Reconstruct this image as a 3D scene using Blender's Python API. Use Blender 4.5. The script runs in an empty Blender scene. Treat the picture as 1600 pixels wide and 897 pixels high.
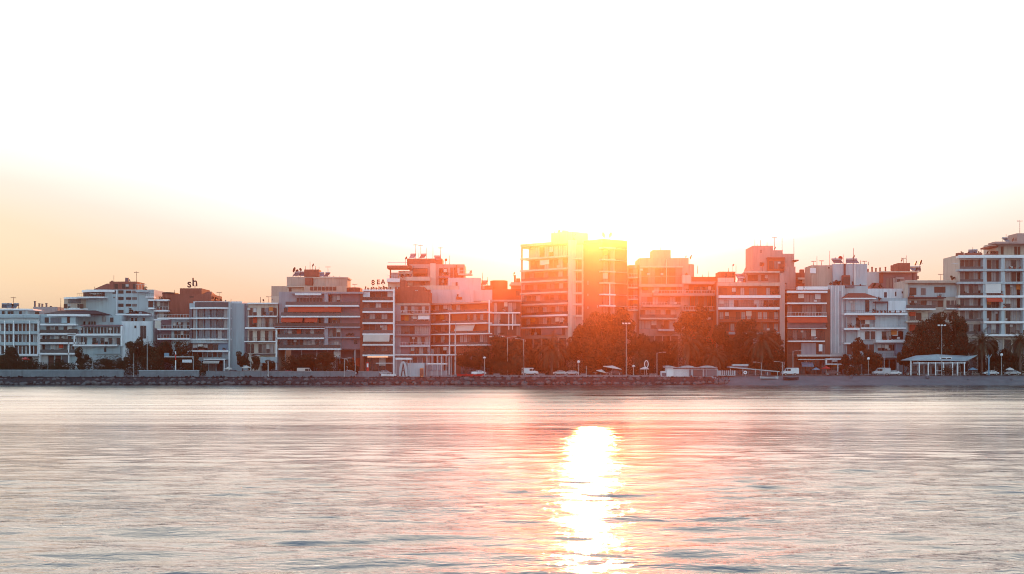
import bpy, bmesh, math, random
import numpy as np
from mathutils import Vector, noise
R = math.radians
rng = random.Random(7)
SC = bpy.context.scene
COL = SC.collection
F = 2198.0; CX = 800.0; HY = 575.0; HC = 4.67; G = 2.6
SHORE = 380.0

def X(px, d): return (px - CX) / F * d
def Z(py, d): return HC - (py - HY) / F * d

# ------------------------------------------------------------------ materials
MATS = {}
def nodes_of(m):
    m.use_nodes = True
    nt = m.node_tree
    return nt, nt.nodes['Principled BSDF']
def mat(name, col, rough=0.8, var=0.25, scale=0.35, streak=True, metal=0.0, bump=0.0, spec=0.3, bscale=6.0, dirt=0.0):
    if name in MATS: return MATS[name]
    m = bpy.data.materials.new(name); MATS[name] = m
    nt, p = nodes_of(m)
    N = nt.nodes; L = nt.links
    p.inputs['Roughness'].default_value = rough
    p.inputs['Metallic'].default_value = metal
    p.inputs['Specular IOR Level'].default_value = spec
    geo = N.new('ShaderNodeNewGeometry')
    mp = N.new('ShaderNodeMapping')
    mp.inputs['Scale'].default_value = (1.0, 1.0, 0.3 if streak else 1.0)
    L.new(geo.outputs['Position'], mp.inputs['Vector'])
    nz = N.new('ShaderNodeTexNoise'); nz.inputs['Scale'].default_value = scale
    nz.inputs['Detail'].default_value = 6.0; nz.inputs['Roughness'].default_value = 0.65
    L.new(mp.outputs['Vector'], nz.inputs['Vector'])
    rp = N.new('ShaderNodeValToRGB')
    c = col
    rp.color_ramp.elements[0].position = 0.3; rp.color_ramp.elements[1].position = 0.7
    rp.color_ramp.elements[0].color = (c[0]*(1-var), c[1]*(1-var), c[2]*(1-var*0.9), 1)
    rp.color_ramp.elements[1].color = (min(1, c[0]*(1+var*0.4)), min(1, c[1]*(1+var*0.4)), min(1, c[2]*(1+var*0.4)), 1)
    L.new(nz.outputs['Fac'], rp.inputs['Fac'])
    src = rp.outputs['Color']
    if dirt > 0:                                  # rain streaks and grime
        mp2 = N.new('ShaderNodeMapping'); mp2.inputs['Scale'].default_value = (1.0, 1.0, 0.08)
        L.new(geo.outputs['Position'], mp2.inputs['Vector'])
        n2 = N.new('ShaderNodeTexNoise'); n2.inputs['Scale'].default_value = 1.6; n2.inputs['Detail'].default_value = 5
        L.new(mp2.outputs['Vector'], n2.inputs['Vector'])
        r2 = N.new('ShaderNodeMapRange'); r2.inputs['From Min'].default_value = 0.5; r2.inputs['From Max'].default_value = 0.75
        r2.inputs['To Min'].default_value = 0.0; r2.inputs['To Max'].default_value = dirt
        L.new(n2.outputs['Fac'], r2.inputs['Value'])
        mx = N.new('ShaderNodeMix'); mx.data_type = 'RGBA'
        L.new(r2.outputs['Result'], mx.inputs['Factor'])
        L.new(src, mx.inputs['A']); mx.inputs['B'].default_value = (c[0]*0.4, c[1]*0.38, c[2]*0.35, 1)
        src = mx.outputs['Result']
    L.new(src, p.inputs['Base Color'])
    if bump > 0:
        nb = N.new('ShaderNodeTexNoise'); nb.inputs['Scale'].default_value = bscale; nb.inputs['Detail'].default_value = 5
        L.new(geo.outputs['Position'], nb.inputs['Vector'])
        b = N.new('ShaderNodeBump'); b.inputs['Strength'].default_value = bump; b.inputs['Distance'].default_value = 0.15
        L.new(nb.outputs['Fac'], b.inputs['Height']); L.new(b.outputs['Normal'], p.inputs['Normal'])
    return m

WHITE = mat('white_paint', (.70, .75, .78), .6, .12, dirt=.42)
WHITE2 = mat('white_trim', (.90, .91, .92), .5, .06, dirt=.12)
PALE = mat('pale_blue_render', (.44, .55, .58), .7, .14, dirt=.4)
AQUA = mat('pale_aqua_render', (.36, .48, .52), .7, .14, dirt=.35)
CREAM = mat('cream_render', (.60, .54, .46), .8, .15, dirt=.42)
BEIGE = mat('beige_render', (.50, .42, .35), .8, .15, dirt=.42)
PINK = mat('dusty_pink_render', (.45, .33, .30), .8, .15, dirt=.35)
GREY = mat('grey_render', (.34, .36, .39), .8, .16, dirt=.42)
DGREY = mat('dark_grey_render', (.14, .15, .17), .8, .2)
MAUVE = mat('mauve_render', (.22, .16, .18), .8, .15)
BRICK = mat('red_brick', (.32, .11, .08), .85, .22, scale=1.2, dirt=.35)
RUST = mat('rust_red_panel', (.42, .11, .06), .7, .2)
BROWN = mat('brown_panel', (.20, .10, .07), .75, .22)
TILE = mat('terracotta_tiles', (.30, .10, .07), .8, .25, scale=1.5, streak=False, bump=.4)
SLATE = mat('dark_roof', (.06, .05, .055), .7, .3)
AWN = mat('red_awning_cloth', (.62, .09, .05), .8, .12)
AWNW = mat('cream_awning_cloth', (.66, .62, .55), .8, .12)
METAL = mat('grey_metal', (.45, .46, .47), .4, .15, metal=.6)
DMETAL = mat('dark_metal', (.05, .05, .055), .5, .2, metal=.3)
WMETAL = mat('white_metal', (.58, .59, .60), .4, .08)
CONC = mat('concrete', (.27, .28, .29), .9, .25, bump=.2, dirt=.3, streak=False)
SHUT = mat('roller_shutter', (.20, .18, .17), .7, .15)
SHUTL = mat('pale_roller_shutter', (.55, .55, .54), .7, .12)
CURT = mat('net_curtain', (.40, .40, .39), .8, .25, scale=2.0)
CURTB = mat('brown_curtain', (.13, .075, .06), .8, .25, scale=2.0)
GRAVEL = mat('roof_gravel', (.30, .29, .28), .95, .2, streak=False)
REDP = mat('red_paint', (.65, .03, .03), .4, .1)
BLUEP = mat('blue_paint', (.16, .30, .40), .5, .1)
ORANGEP = mat('orange_paint', (.70, .20, .05), .5, .1)
CANV = mat('white_canvas', (.78, .77, .74), .8, .1)
RUBBER = mat('black_rubber', (.02, .02, .02), .8, .1)

def glass(name, col, rough):
    m = bpy.data.materials.new(name); MATS[name] = m
    nt, p = nodes_of(m); N = nt.nodes; L = nt.links
    oi = N.new('ShaderNodeObjectInfo')
    rp = N.new('ShaderNodeValToRGB')
    rp.color_ramp.elements[0].color = (col[0]*.4, col[1]*.4, col[2]*.4, 1)
    rp.color_ramp.elements[1].color = (col[0]*1.8, col[1]*1.8, col[2]*1.8, 1)
    L.new(oi.outputs['Random'], rp.inputs['Fac']); L.new(rp.outputs['Color'], p.inputs['Base Color'])
    p.inputs['Roughness'].default_value = rough; p.inputs['Specular IOR Level'].default_value = .3
    geo = N.new('ShaderNodeNewGeometry'); nb = N.new('ShaderNodeTexNoise'); nb.inputs['Scale'].default_value = .5
    L.new(geo.outputs['Position'], nb.inputs['Vector'])
    b = N.new('ShaderNodeBump'); b.inputs['Strength'].default_value = .25; b.inputs['Distance'].default_value = .1
    L.new(nb.outputs['Fac'], b.inputs['Height']); L.new(b.outputs['Normal'], p.inputs['Normal'])
    return m
GLASS = glass('window_glass', (.010, .014, .018), .06)
GLASSB = glass('blue_tinted_glass', (.10, .14, .17), .08)
RAILG = glass('balcony_glass', (.035, .045, .05), .1)

def foliage(name, c1, c2):
    m = bpy.data.materials.new(name); MATS[name] = m
    nt, p = nodes_of(m); N = nt.nodes; L = nt.links
    geo = N.new('ShaderNodeNewGeometry'); nz = N.new('ShaderNodeTexNoise'); nz.inputs['Scale'].default_value = .5
    nz.inputs['Detail'].default_value = 4
    L.new(geo.outputs['Position'], nz.inputs['Vector'])
    rp = N.new('ShaderNodeValToRGB'); rp.color_ramp.elements[0].position = .35; rp.color_ramp.elements[1].position = .7
    rp.color_ramp.elements[0].color = (*c1, 1); rp.color_ramp.elements[1].color = (*c2, 1)
    L.new(nz.outputs['Fac'], rp.inputs['Fac']); L.new(rp.outputs['Color'], p.inputs['Base Color'])
    p.inputs['Roughness'].default_value = .7; p.inputs['Specular IOR Level'].default_value = .15
    return m
LEAF = foliage('dark_leaves', (.022, .030, .018), (.045, .055, .032))
LEAF2 = foliage('olive_leaves', (.028, .034, .022), (.055, .062, .038))
PALML = foliage('palm_fronds', (.03, .038, .024), (.075, .082, .048))
BARK = mat('bark', (.12, .09, .07), .95, .3, scale=2, bump=.5)
def rockm():
    m = mat('rock', (.15, .15, .15), .9, .35, scale=.8, streak=False, bump=.6, bscale=2.5)
    return m
ROCK = rockm()
SAND = mat('sand', (.20, .21, .22), .95, .3, scale=.25, streak=False, bump=.3, bscale=1.5)
ASPH = mat('asphalt', (.055, .055, .058), .9, .2, streak=False)
PAVE = mat('paving', (.28, .27, .26), .9, .2, streak=False)
EARTH = mat('ground_earth', (.16, .15, .13), .95, .3, streak=False)
SEAWALL = mat('sea_wall_concrete', (.20, .24, .26), .9, .25, scale=.6, streak=False, bump=.3, dirt=.4)

# ------------------------------------------------------------------ mesh helpers
def link(o): COL.objects.link(o); return o
def mk(name, bm, m, parent=None, loc=(0, 0, 0), smooth=False):
    me = bpy.data.meshes.new(name)
    bm.normal_update(); bm.to_mesh(me); bm.free()
    for x in (m if isinstance(m, (list, tuple)) else [m]): me.materials.append(x)
    if smooth:
        for p in me.polygons: p.use_smooth = True
    o = bpy.data.objects.new(name, me); link(o)
    o.location = loc
    if parent: o.parent = parent
    return o
def inst(name, me, parent=None, loc=(0, 0, 0), rot=(0, 0, 0), sc=(1, 1, 1)):
    o = bpy.data.objects.new(name, me); link(o); o.location = loc; o.rotation_euler = rot; o.scale = sc
    if parent: o.parent = parent
    return o
def abox(bm, x0, x1, y0, y1, z0, z1, mi=0):
    if x1 < x0: x0, x1 = x1, x0
    if z1 < z0: z0, z1 = z1, z0
    v = [bm.verts.new(p) for p in ((x0, y0, z0), (x1, y0, z0), (x1, y1, z0), (x0, y1, z0), (x0, y0, z1), (x1, y0, z1), (x1, y1, z1), (x0, y1, z1))]
    for f in ((0, 3, 2, 1), (4, 5, 6, 7), (0, 1, 5, 4), (1, 2, 6, 5), (2, 3, 7, 6), (3, 0, 4, 7)):
        fc = bm.faces.new([v[i] for i in f]); fc.material_index = mi
def aprism(bm, pts, z0, z1, mi=0):
    a = [bm.verts.new((x, y, z0)) for x, y in pts]; b = [bm.verts.new((x, y, z1)) for x, y in pts]
    n = len(pts)
    fs = [bm.faces.new(a[::-1]), bm.faces.new(b)]
    for i in range(n): fs.append(bm.faces.new((a[i], a[(i+1) % n], b[(i+1) % n], b[i])))
    for f in fs: f.material_index = mi
def atube(bm, p0, p1, r0, r1=None, n=8, mi=0):
    r1 = r0 if r1 is None else r1
    p0 = Vector(p0); p1 = Vector(p1); ax = (p1 - p0)
    if ax.length < 1e-6: return
    ax.normalize(); up = Vector((0, 0, 1)) if abs(ax.z) < .9 else Vector((1, 0, 0))
    u = ax.cross(up).normalized(); w = ax.cross(u)
    a = []; b = []
    for i in range(n):
        t = 2*math.pi*i/n; dv = u*math.cos(t) + w*math.sin(t)
        a.append(bm.verts.new(p0 + dv*r0)); b.append(bm.verts.new(p1 + dv*r1))
    for i in range(n):
        f = bm.faces.new((a[i], a[(i+1) % n], b[(i+1) % n], b[i])); f.material_index = mi
    f = bm.faces.new(a[::-1]); f.material_index = mi
    f = bm.faces.new(b); f.material_index = mi
def alathe(bm, prof, cx=0, cy=0, n=16, mi=0, cap=True):
    rings = []
    for r, z in prof: rings.append([bm.verts.new((cx + r*math.cos(2*math.pi*i/n), cy + r*math.sin(2*math.pi*i/n), z)) for i in range(n)])
    for a, b in zip(rings, rings[1:]):
        for i in range(n):
            f = bm.faces.new((a[i], a[(i+1) % n], b[(i+1) % n], b[i])); f.material_index = mi
    if cap:
        bm.faces.new(rings[0][::-1]).material_index = mi; bm.faces.new(rings[-1]).material_index = mi
def NB(): return bmesh.new()
def empty(name, label, cat, loc=(0, 0, 0), rz=0, group=None):
    o = bpy.data.objects.new(name, None); link(o); o.location = loc; o.rotation_euler = (0, 0, rz)
    o.empty_display_size = .5
    o['label'] = label; o['category'] = cat
    if group: o['group'] = group
    return o
def tag(o, label, cat, group=None):
    o['label'] = label; o['category'] = cat
    if group: o['group'] = group
    return o
def kind(o, k): o['kind'] = k; return o

# ------------------------------------------------------------------ buildings
WC = {}
def win_mesh(w, h, muls):
    k = (round(w*5)/5, round(h*5)/5, muls)
    if k in WC: return WC[k]
    w, h, _ = k; w = max(w, .4); h = max(h, .4)
    bm = NB(); t = .045
    abox(bm, -w/2, w/2, -.05, .04, 0, t); abox(bm, -w/2, w/2, -.05, .04, h-t, h)
    abox(bm, -w/2, -w/2+t, -.05, .04, t, h-t); abox(bm, w/2-t, w/2, -.05, .04, t, h-t)
    for i in range(muls):
        x = -w/2 + w*(i+1)/(muls+1); abox(bm, x-.022, x+.022, -.045, .035, t, h-t)
    me = bpy.data.meshes.new('window'); bm.to_mesh(me); bm.free(); me.materials.append(DMETAL)
    bm = NB(); abox(bm, -w/2+t, w/2-t, -.01, .02, t, h-t)
    pe = bpy.data.meshes.new('pane'); bm.to_mesh(pe); bm.free(); pe.materials.append(GLASS)
    bm = NB(); abox(bm, -w/2+t, w/2-t, -.035, -.012, h*.45, h-t)
    se = bpy.data.meshes.new('shutter'); bm.to_mesh(se); bm.free(); se.materials.append(SHUTL)
    WC[k] = (me, pe, se); return WC[k]
BLD = []
def _planter(seed):
    r = random.Random(seed); bm = NB(); abox(bm, -.4, .4, -.14, .14, 0, .3, 1)
    for i in range(46):
        p = Vector((r.uniform(-.45, .45), r.uniform(-.2, .2), r.uniform(.3, 1.0))); a = Vector((r.gauss(0, 1), r.gauss(0, 1), r.gauss(0, 1))).normalized()*.16; c = a.cross(Vector((r.gauss(0, 1), r.gauss(0, 1), r.gauss(0, 1)))).normalized()*.08
        bm.faces.new([bm.verts.new(q) for q in (p-a, p+c, p+a, p-c)])
    me = bpy.data.meshes.new('planter'); bm.to_mesh(me); bm.free(); me.materials.append(LEAF); me.materials.append(BRICK); return me
PLT = [_planter(i) for i in range(4)]
class Bld:
    def __init__(s, nick, label, pxL, pxR, dL, dR=None, name='apartment_building', cat='building'):
        dR = dR or dL
        s.nick = nick; s.dL = dL; s.pL = pxL; s.pR = pxR
        s.A = Vector((X(pxL, dL), dL)); B = Vector((X(pxR, dR), dR))
        s.u = (B - s.A).normalized(); s.n = Vector((-s.u.y, s.u.x))
        s.root = empty(name, label, cat, (s.A.x, s.A.y, G), math.atan2(s.u.y, s.u.x))
        s.w = (B - s.A).length
        s.r = random.Random(hash(int(pxL*7+dL)) & 0xffff)
        BLD.append(s)
    def lx(s, px, off=0.0):            # distance along the facade where it is seen, at depth off
        k = (px - CX) / F; q = s.A + s.n*off
        return (k*q.y - q.x) / (s.u.x - k*s.u.y)
    def lz(s, py, off=0.0):
        return (Z(py, s.dL + off) - G) if py is not None else 0.0
    def box(s, p0, p1, t, b, y0, y1, m, name='wall', parent=None):
        bm = NB(); abox(bm, s.lx(p0, y0), s.lx(p1, y0), y0, y1, s.lz(b, y0), s.lz(t, y0))
        return mk(name, bm, m, parent or s.root)
    def body(s, p0, p1, t, b=None, y0=0, dep=14, m=WHITE, par=.5, name='wall', roof=True, parm=None):
        x0 = s.lx(p0, y0); x1 = s.lx(p1, y0); z0 = s.lz(b, y0); z1 = s.lz(t, y0)
        bm = NB()
        abox(bm, x0, x1, y0, y0+dep, z0, z1 - par)
        w = mk(name, bm, m, s.root)
        if roof:
            bm = NB(); t_ = .25          # parapet ring and roof deck
            abox(bm, x0, x1, y0, y0+t_, z1-par, z1); abox(bm, x0, x1, y0+dep-t_, y0+dep, z1-par, z1)
            abox(bm, x0, x0+t_, y0+t_, y0+dep-t_, z1-par, z1); abox(bm, x1-t_, x1, y0+t_, y0+dep-t_, z1-par, z1)
            abox(bm, x0+t_, x1-t_, y0+t_, y0+dep-t_, z1-par, z1-par+.03)
            mk('roof', bm, parm or m, s.root)
        return w
    def arc(s, p0, p1, y0, bulge, dep, n=14):
        x0 = s.lx(p0, y0); x1 = s.lx(p1, y0); pts = []
        for i in range(n+1):
            t = i/n; pts.append((x0 + (x1-x0)*t, y0 + bulge*(1-math.sin(math.pi*t))))
        pts += [(x1, y0+dep), (x0, y0+dep)]
        return pts
    def curved(s, p0, p1, t, b, y0, bulge, dep, m, name='wall'):
        bm = NB(); aprism(bm, s.arc(p0, p1, y0, bulge, dep), s.lz(b, y0), s.lz(t, y0)); return mk(name, bm, m, s.root)
    def quad(s, pts, z0, z1, m, name='wall'):
        bm = NB(); aprism(bm, pts, z0, z1); return mk(name, bm, m, s.root)
    def slab(s, p0, p1, py, th=3.0, proj=1.2, back=.0, m=WHITE2, rail=None, rh=1.0, name='balcony', dep=None):
        y0 = -proj; x0 = s.lx(p0); x1 = s.lx(p1); z1 = s.lz(py); z0 = s.lz(py+th)
        bm = NB(); abox(bm, x0, x1, y0, back+.02, z0, z1)
        o = mk(name, bm, m, s.root)
        if proj >= .8 and name == 'balcony':
            for q in range(s.r.choice((0, 1, 1, 2, 3))):
                xx = s.r.uniform(x0+.5, x1-.5)
                inst('planter', s.r.choice(PLT), o, (xx, y0+.35, z1), (0, 0, 0), (s.r.uniform(.7, 1.5), 1, s.r.uniform(.7, 1.4)))
        if rail == 'bar':
            bm = NB(); abox(bm, x0+.05, x1-.05, y0+.05, y0+.1, z1+rh-.06, z1+rh)
            k = max(2, int((x1-x0)/.55))
            for i in range(k+1):
                x = x0+.05 + (x1-x0-.1)*i/k; abox(bm, x-.02, x+.02, y0+.05, y0+.09, z1, z1+rh-.06)
            mk('railing', bm, DMETAL, o)
        elif rail == 'wbar':
            bm = NB(); abox(bm, x0+.05, x1-.05, y0+.05, y0+.1, z1+rh-.07, z1+rh)
            k = max(2, int((x1-x0)/.8))
            for i in range(k+1):
                x = x0+.05 + (x1-x0-.1)*i/k; abox(bm, x-.03, x+.03, y0+.05, y0+.09, z1, z1+rh-.06)
            mk('railing', bm, WMETAL, o)
        elif rail == 'glass':
            bm = NB(); abox(bm, x0+.05, x1-.05, y0+.05, y0+.08, z1+.05, z1+rh)
            mk('railing', bm, RAILG, o)
        return o
    def win(s, p0, p1, t, b, y, k='g', muls=None):
        x0 = s.lx(p0, y); x1 = s.lx(p1, y); w = x1-x0; z0 = s.lz(b, y); h = s.lz(t, y)-z0
        if muls is None: muls = 0 if w < 1.0 else (1 if w < 2.4 else int(w/1.1))
        me, pe, se = win_mesh(w, h, muls)
        o = inst('window', me, s.root, ((x0+x1)/2, y-.03, z0))
        pn = inst('pane', pe, o)
        mm = {'g': GLASS, 'b': GLASSB, 'c': CURT, 's': SHUTL, 'd': SHUT, 'r': CURTB}.get(k, GLASS)
        if mm is not GLASS:
            pn.material_slots[0].link = 'OBJECT'; pn.material_slots[0].material = mm
        if k == 'h': inst('shutter', se, o)
        return o
    def row(s, p0, p1, t, b, spec, y, gap=.18):
        if not spec: return
        n = len(spec); w = (p1-p0)/n
        for i, k in enumerate(spec):
            if k in '_ ': continue
            if k == '?': k = s.r.choice('gggcdsbhgr')
            if k in 'gc' and s.r.random() < .12: k = 'h'
            if s.r.random() < .09 and b-t > 7: s.ac(p0+w*(i+.02), b-.8 if s.r.random() < .6 else t+4, y)
            s.win(p0+w*(i+gap/2), p0+w*(i+1-gap/2), t, b, y, k)
            if b-t > 8.5 and y > 1.2 and s.r.random() < .07:
                s.box(p0+w*i, p0+w*(i+1), t-.8, t+(b-t)*s.r.uniform(.35, .7), y-.55, y-.5, s.r.choice([AWNW, CANV, AWN, SHUTL, ORANGEP]), 'sun_blind')
    def storeys(s, p0, p1, lines, spec, y=1.4, th=3.0, proj=0.0, rail=None, m=WHITE2, head=1.5, foot=0, gap=.18, rh=1.0, body=None):
        """slabs at every line; window rows between neighbours"""
        for i, py in enumerate(lines):
            s.slab(p0, p1, py, th, proj, y, m, rail if i > 0 else None, rh)
        for a, b in zip(lines, lines[1:]):
            sp = spec if isinstance(spec, str) else spec[lines.index(a) % len(spec)]
            s.row(p0+1, p1-1, a+th+head, b-foot, sp, y, gap)
    def fin(s, p0, p1, t, b=None, y0=-.3, y1=1.45, m=WHITE2, name='column'):
        return s.box(p0, p1, t, b, y0, y1, m, name)
    def awn(s, p0, p1, t, b, y=0.0, proj=1.5, m=AWN):
        x0 = s.lx(p0); x1 = s.lx(p1); z1 = s.lz(t); z0 = s.lz(b); bm = NB()
        v = [bm.verts.new(p) for p in ((x0, y-.1, z1), (x1, y-.1, z1), (x1, y-proj, z0+.3), (x0, y-proj, z0+.3), (x0, y-proj, z0), (x1, y-proj, z0),
             (x0, y-.1, z1-.05), (x1, y-.1, z1-.05), (x1, y-proj+.04, z0+.25), (x0, y-proj+.04, z0+.25), (x0, y-proj+.04, z0), (x1, y-proj+.04, z0))]
        for f in ((0, 1, 2, 3), (3, 2, 5, 4), (6, 9, 8, 7), (9, 10, 11, 8), (4, 5, 11, 10), (0, 3, 9, 6), (3, 4, 10, 9), (1, 7, 8, 2), (2, 8, 11, 5), (0, 6, 7, 1)): bm.faces.new([v[i] for i in f])
        return mk('awning', bm, m, s.root)
    def hip(s, p0, p1, eave, ridge, y0, dep, m=TILE, ins=.25, over=.4):
        x0 = s.lx(p0, y0)-over; x1 = s.lx(p1, y0)+over; z0 = s.lz(eave, y0); z1 = s.lz(ridge, y0); w = x1-x0
        ya = y0-over; yb = y0+dep+over; ym = (ya+yb)/2; bm = NB()
        b = [bm.verts.new(p) for p in ((x0, ya, z0), (x1, ya, z0), (x1, yb, z0), (x0, yb, z0), (x0, ya, z0+.15), (x1, ya, z0+.15), (x1, yb, z0+.15), (x0, yb, z0+.15), (x0+w*ins, ym, z1), (x1-w*ins, ym, z1))]
        for f in ((3, 2, 1, 0), (0, 1, 5, 4), (1, 2, 6, 5), (2, 3, 7, 6), (3, 0, 4, 7), (4, 5, 9, 8), (5, 6, 9), (6, 7, 8, 9), (7, 4, 8)): bm.faces.new([b[i] for i in f])
        return mk('roof', bm, m, s.root)
    def chim(s, p, t, b, y=3, w=3.0, m=BRICK):
        x = s.lx(p, y); z1 = s.lz(t, y); z0 = s.lz(b, y); hw = w*.085; bm = NB()
        abox(bm, x-hw, x+hw, y, y+.7, z0, z1-.15); abox(bm, x-hw-.08, x+hw+.08, y-.08, y+.78, z1-.15, z1)
        return mk('chimney', bm, m, s.root)
    def ac(s, px, py, y=1.4):
        x = s.lx(px, y); z = s.lz(py, y)
        return inst('air_conditioner', ACM, s.root, (x, y-.2, z))
    def world(s, px, py, off):
        x = s.lx(px, off); p = s.A + s.u*x + s.n*off
        return Vector((p.x, p.y, Z(py, p.y)))
def _ac():
    bm = NB(); abox(bm, -.4, .4, -.15, .15, 0, .6)
    atube(bm, (0, -.15, .3), (0, -.17, .3), .22, n=10)
    me = bpy.data.meshes.new('air_conditioner'); bm.to_mesh(me); bm.free(); me.materials.append(SHUTL); return me
ACM = _ac()

DROCK = mat('dark_rock', (.035, .037, .04), .7, .4, scale=.8, streak=False, bump=.6, bscale=2.5)  # much darker rock tone for the bank and the rubble
SUNPY = 279.0; AIR = 1.0; DUST = .3; SKY = .15; SUN = 3.0; SUNANG = .53; SUNCOL = (1, .30, .09)
HAZE = .00055; HAZECOL = (.19, .088, .06); HAZEG = .968; EXPO = 1.7; VEIL = 1.3; VEILTOP = 48.0
# ------------------------------------------------------------------ the buildings, from the west end of the front to the east
FR = 415.0
# white block with tall windows at the west end
b = Bld('white block at the west end', 'white block with rows of tall dark windows at the far left of the waterfront', -14, 61, FR)
b.body(-14, 61, 491, None, 1.0, 14, WHITE)
b.slab(-14, 61, 491.5, 5, .4, 1.0, PALE, name='cornice')
b.storeys(-14, 60, [501, 517.5, 534.5, 553], '', 1.0, 4.5, .1, None, PALE)
for t_, b_ in ((504.5, 517.5), (523, 534.5), (540.5, 553)):
    for x_ in (-11, -5, 2, 9, 15, 23.5, 29.5, 35.5, 41.5, 47.5, 53.5): b.win(x_, x_+4.4, t_, b_, .98, b.r.choice('gggg?gdr'.replace('?', 'c')))
for x_ in (7, 21, 46, 59.5): b.fin(x_-.7, x_+.7, 501, 555, -.12, 1.0, WHITE2)
b.curved(-14, 39, 483.5, 493.5, 4, 2.2, 9, PALE); b.curved(-14, 47, 482, 484.2, 3, 2.8, 11, WHITE2, 'roof')
for x_ in (-8, 3, 12, 17, 30): b.win(x_, x_+4, 486, 491.5, 3.9, 'g')
b.box(20, 59, 553, 556, -1.2, 1.0, WHITE2, 'canopy'); b.row(20, 58, 557, 580, 'ggogg'.replace('o', 'r'), 1.0)
b.row(-12, 18, 557, 580, 'gsg', 1.0)
# narrow rear block with chimneys
b = Bld('small grey rear block', 'small grey rear block topped by a row of chimneys behind the white waterfront houses', 52, 92, 440)
b.body(52, 90, 479.5, None, 0, 9, GREY); b.row(54, 62, 486.5, 491.5, 'g', 0)
for x_, t_ in ((54, 470.5), (61, 474), (65.5, 474.5), (72, 473.8), (79, 478)): b.chim(x_, t_, 480, 1, 2.2, DGREY)
# white balcony house with flowing slabs
b = Bld('house with bowed balconies', 'pale five storey house with bowed white balconies and a low dark roof', 62, 118, FR)
b.body(62, 118, 491, None, 1.4, 13, PALE)
b.hip(69, 160, 491, 484, 3, 10, SLATE, .2, 0); b.curved(66, 135, 490.5, 494, -.6, 2.4, 4, WHITE2, 'balcony')
b.box(68, 104, 494.5, 505, .6, 1.3, AQUA, 'glass_screen')
b.win(70, 76, 496.5, 504.5, .6, 'g'); b.win(79, 96, 496.5, 504.5, .6, 'b', 3); b.win(105, 109, 495, 505, 1.4, 'r')
b.storeys(64, 120, [506, 520.5, 535, 551.5], ['_gcg_gs_', 'ggbcgcg_', 'gb?ccddr'], 1.4, 2.6, .9, 'glass')
b.fin(106.5, 108, 535, None, -.9, -.5); b.fin(61.5, 63, 521, None, -.5, 1.4)
b.row(64, 107, 556, 580, 'grrb', 1.4)
for x_ in (70, 85, 101): b.ac(x_, 519)
# big white stepped block with round penthouse
b = Bld('big white stepped block', 'big white stepped block with a rounded roof terrace and brown rooftop rooms', 107, 241, 428, name='apartment_building')
b.body(134, 240.5, 452.5, None, 2, 16, PALE)
b.body(107, 190, 493, None, -4.5, 7, PALE)
b.win(118, 124, 492.5, 496, -4.5, 'g'); b.row(126, 150, 502, 507.5, 'gg_gggg'[:6], -4.5); b.win(160, 165, 495, 503, -4.5, 'c'); b.win(172, 177.5, 496.5, 503.5, -4.5, 'g')
b.curved(96, 134, 466, 484, 0, 2.5, 12, BEIGE); b.curved(94.5, 136, 464, 467, -.8, 3, 14, WHITE2, 'roof'); b.curved(98, 131, 467, 473.5, -.3, 2.6, 2.4, GLASSB, 'window_band')
b.row(99, 131, 475, 482, 'rgrgr', .3); b.curved(96, 134, 481, 484, -.4, 2.4, 3, WHITE2, 'balcony')
b.curved(123, 178, 452.5, 456, -.6, 3.0, 5, WHITE2, 'roof'); b.box(126, 164, 456, 464.5, 2.1, 2.4, MAUVE, 'terrace_wall') if False else b.row(130, 164, 457, 464, 'rrgrgr', 1.97)
b.slab(124, 166, 464, 2, 2.2, 2, WHITE2, 'bar'); b.awn(140, 158, 457.5, 460, 2, 2, AWNW)
b.hip(148, 177, 452.5, 442, 6, 8, BRICK, .45, .2)
b.body(171, 214, 440, 453, 5, 9, BRICK, .4); b.row(173, 213, 444, 451, '_g_gg_g', 5)
b.box(195.5, 200, 434, 440, 7, 8, MAUVE, 'chimney')
b.slab(213, 231, 453.5, 3, .8, 2, PALE, 'wbar', 1.8); b.box(219, 226, 455, 463, 2.2, 6, WHITE, 'wall')
for t_ in (453.8, 464, 474.5, 484.5):
    b.win(185, 193, t_, t_+5, 2, 'g'); 
    if t_ < 480: b.win(197, 205, t_, t_+4.5, 2, 'g'); b.win(206.5, 214, t_, t_+4.5, 2, 'd')
b.win(176, 181, 453.5, 459, 2, 'g'); b.win(177, 180, 463.5, 466, 2, 'd')
b.fin(181.6, 183, 452.5, 492, 1.6, 2.05, WHITE)
b.slab(228, 241, 463.5, 1.5, .6, 2, WHITE2, 'bar'); b.slab(232, 241.5, 468, 2, .6, 2, WHITE2, 'bar'); b.win(232, 239, 470, 480, 2, 'r'); b.slab(232, 241.5, 481, 2, .6, 2, WHITE2, 'bar')
b.slab(184, 236, 491, 2.2, 2.4, 2, WHITE2, None, name='terrace'); b.hip(196, 234, 491, 486, -.5, 3, SLATE, .3, 0)
for x_ in (205, 211, 223): b.win(x_, x_+3.5, 497, 504, 2, 'g')
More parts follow.
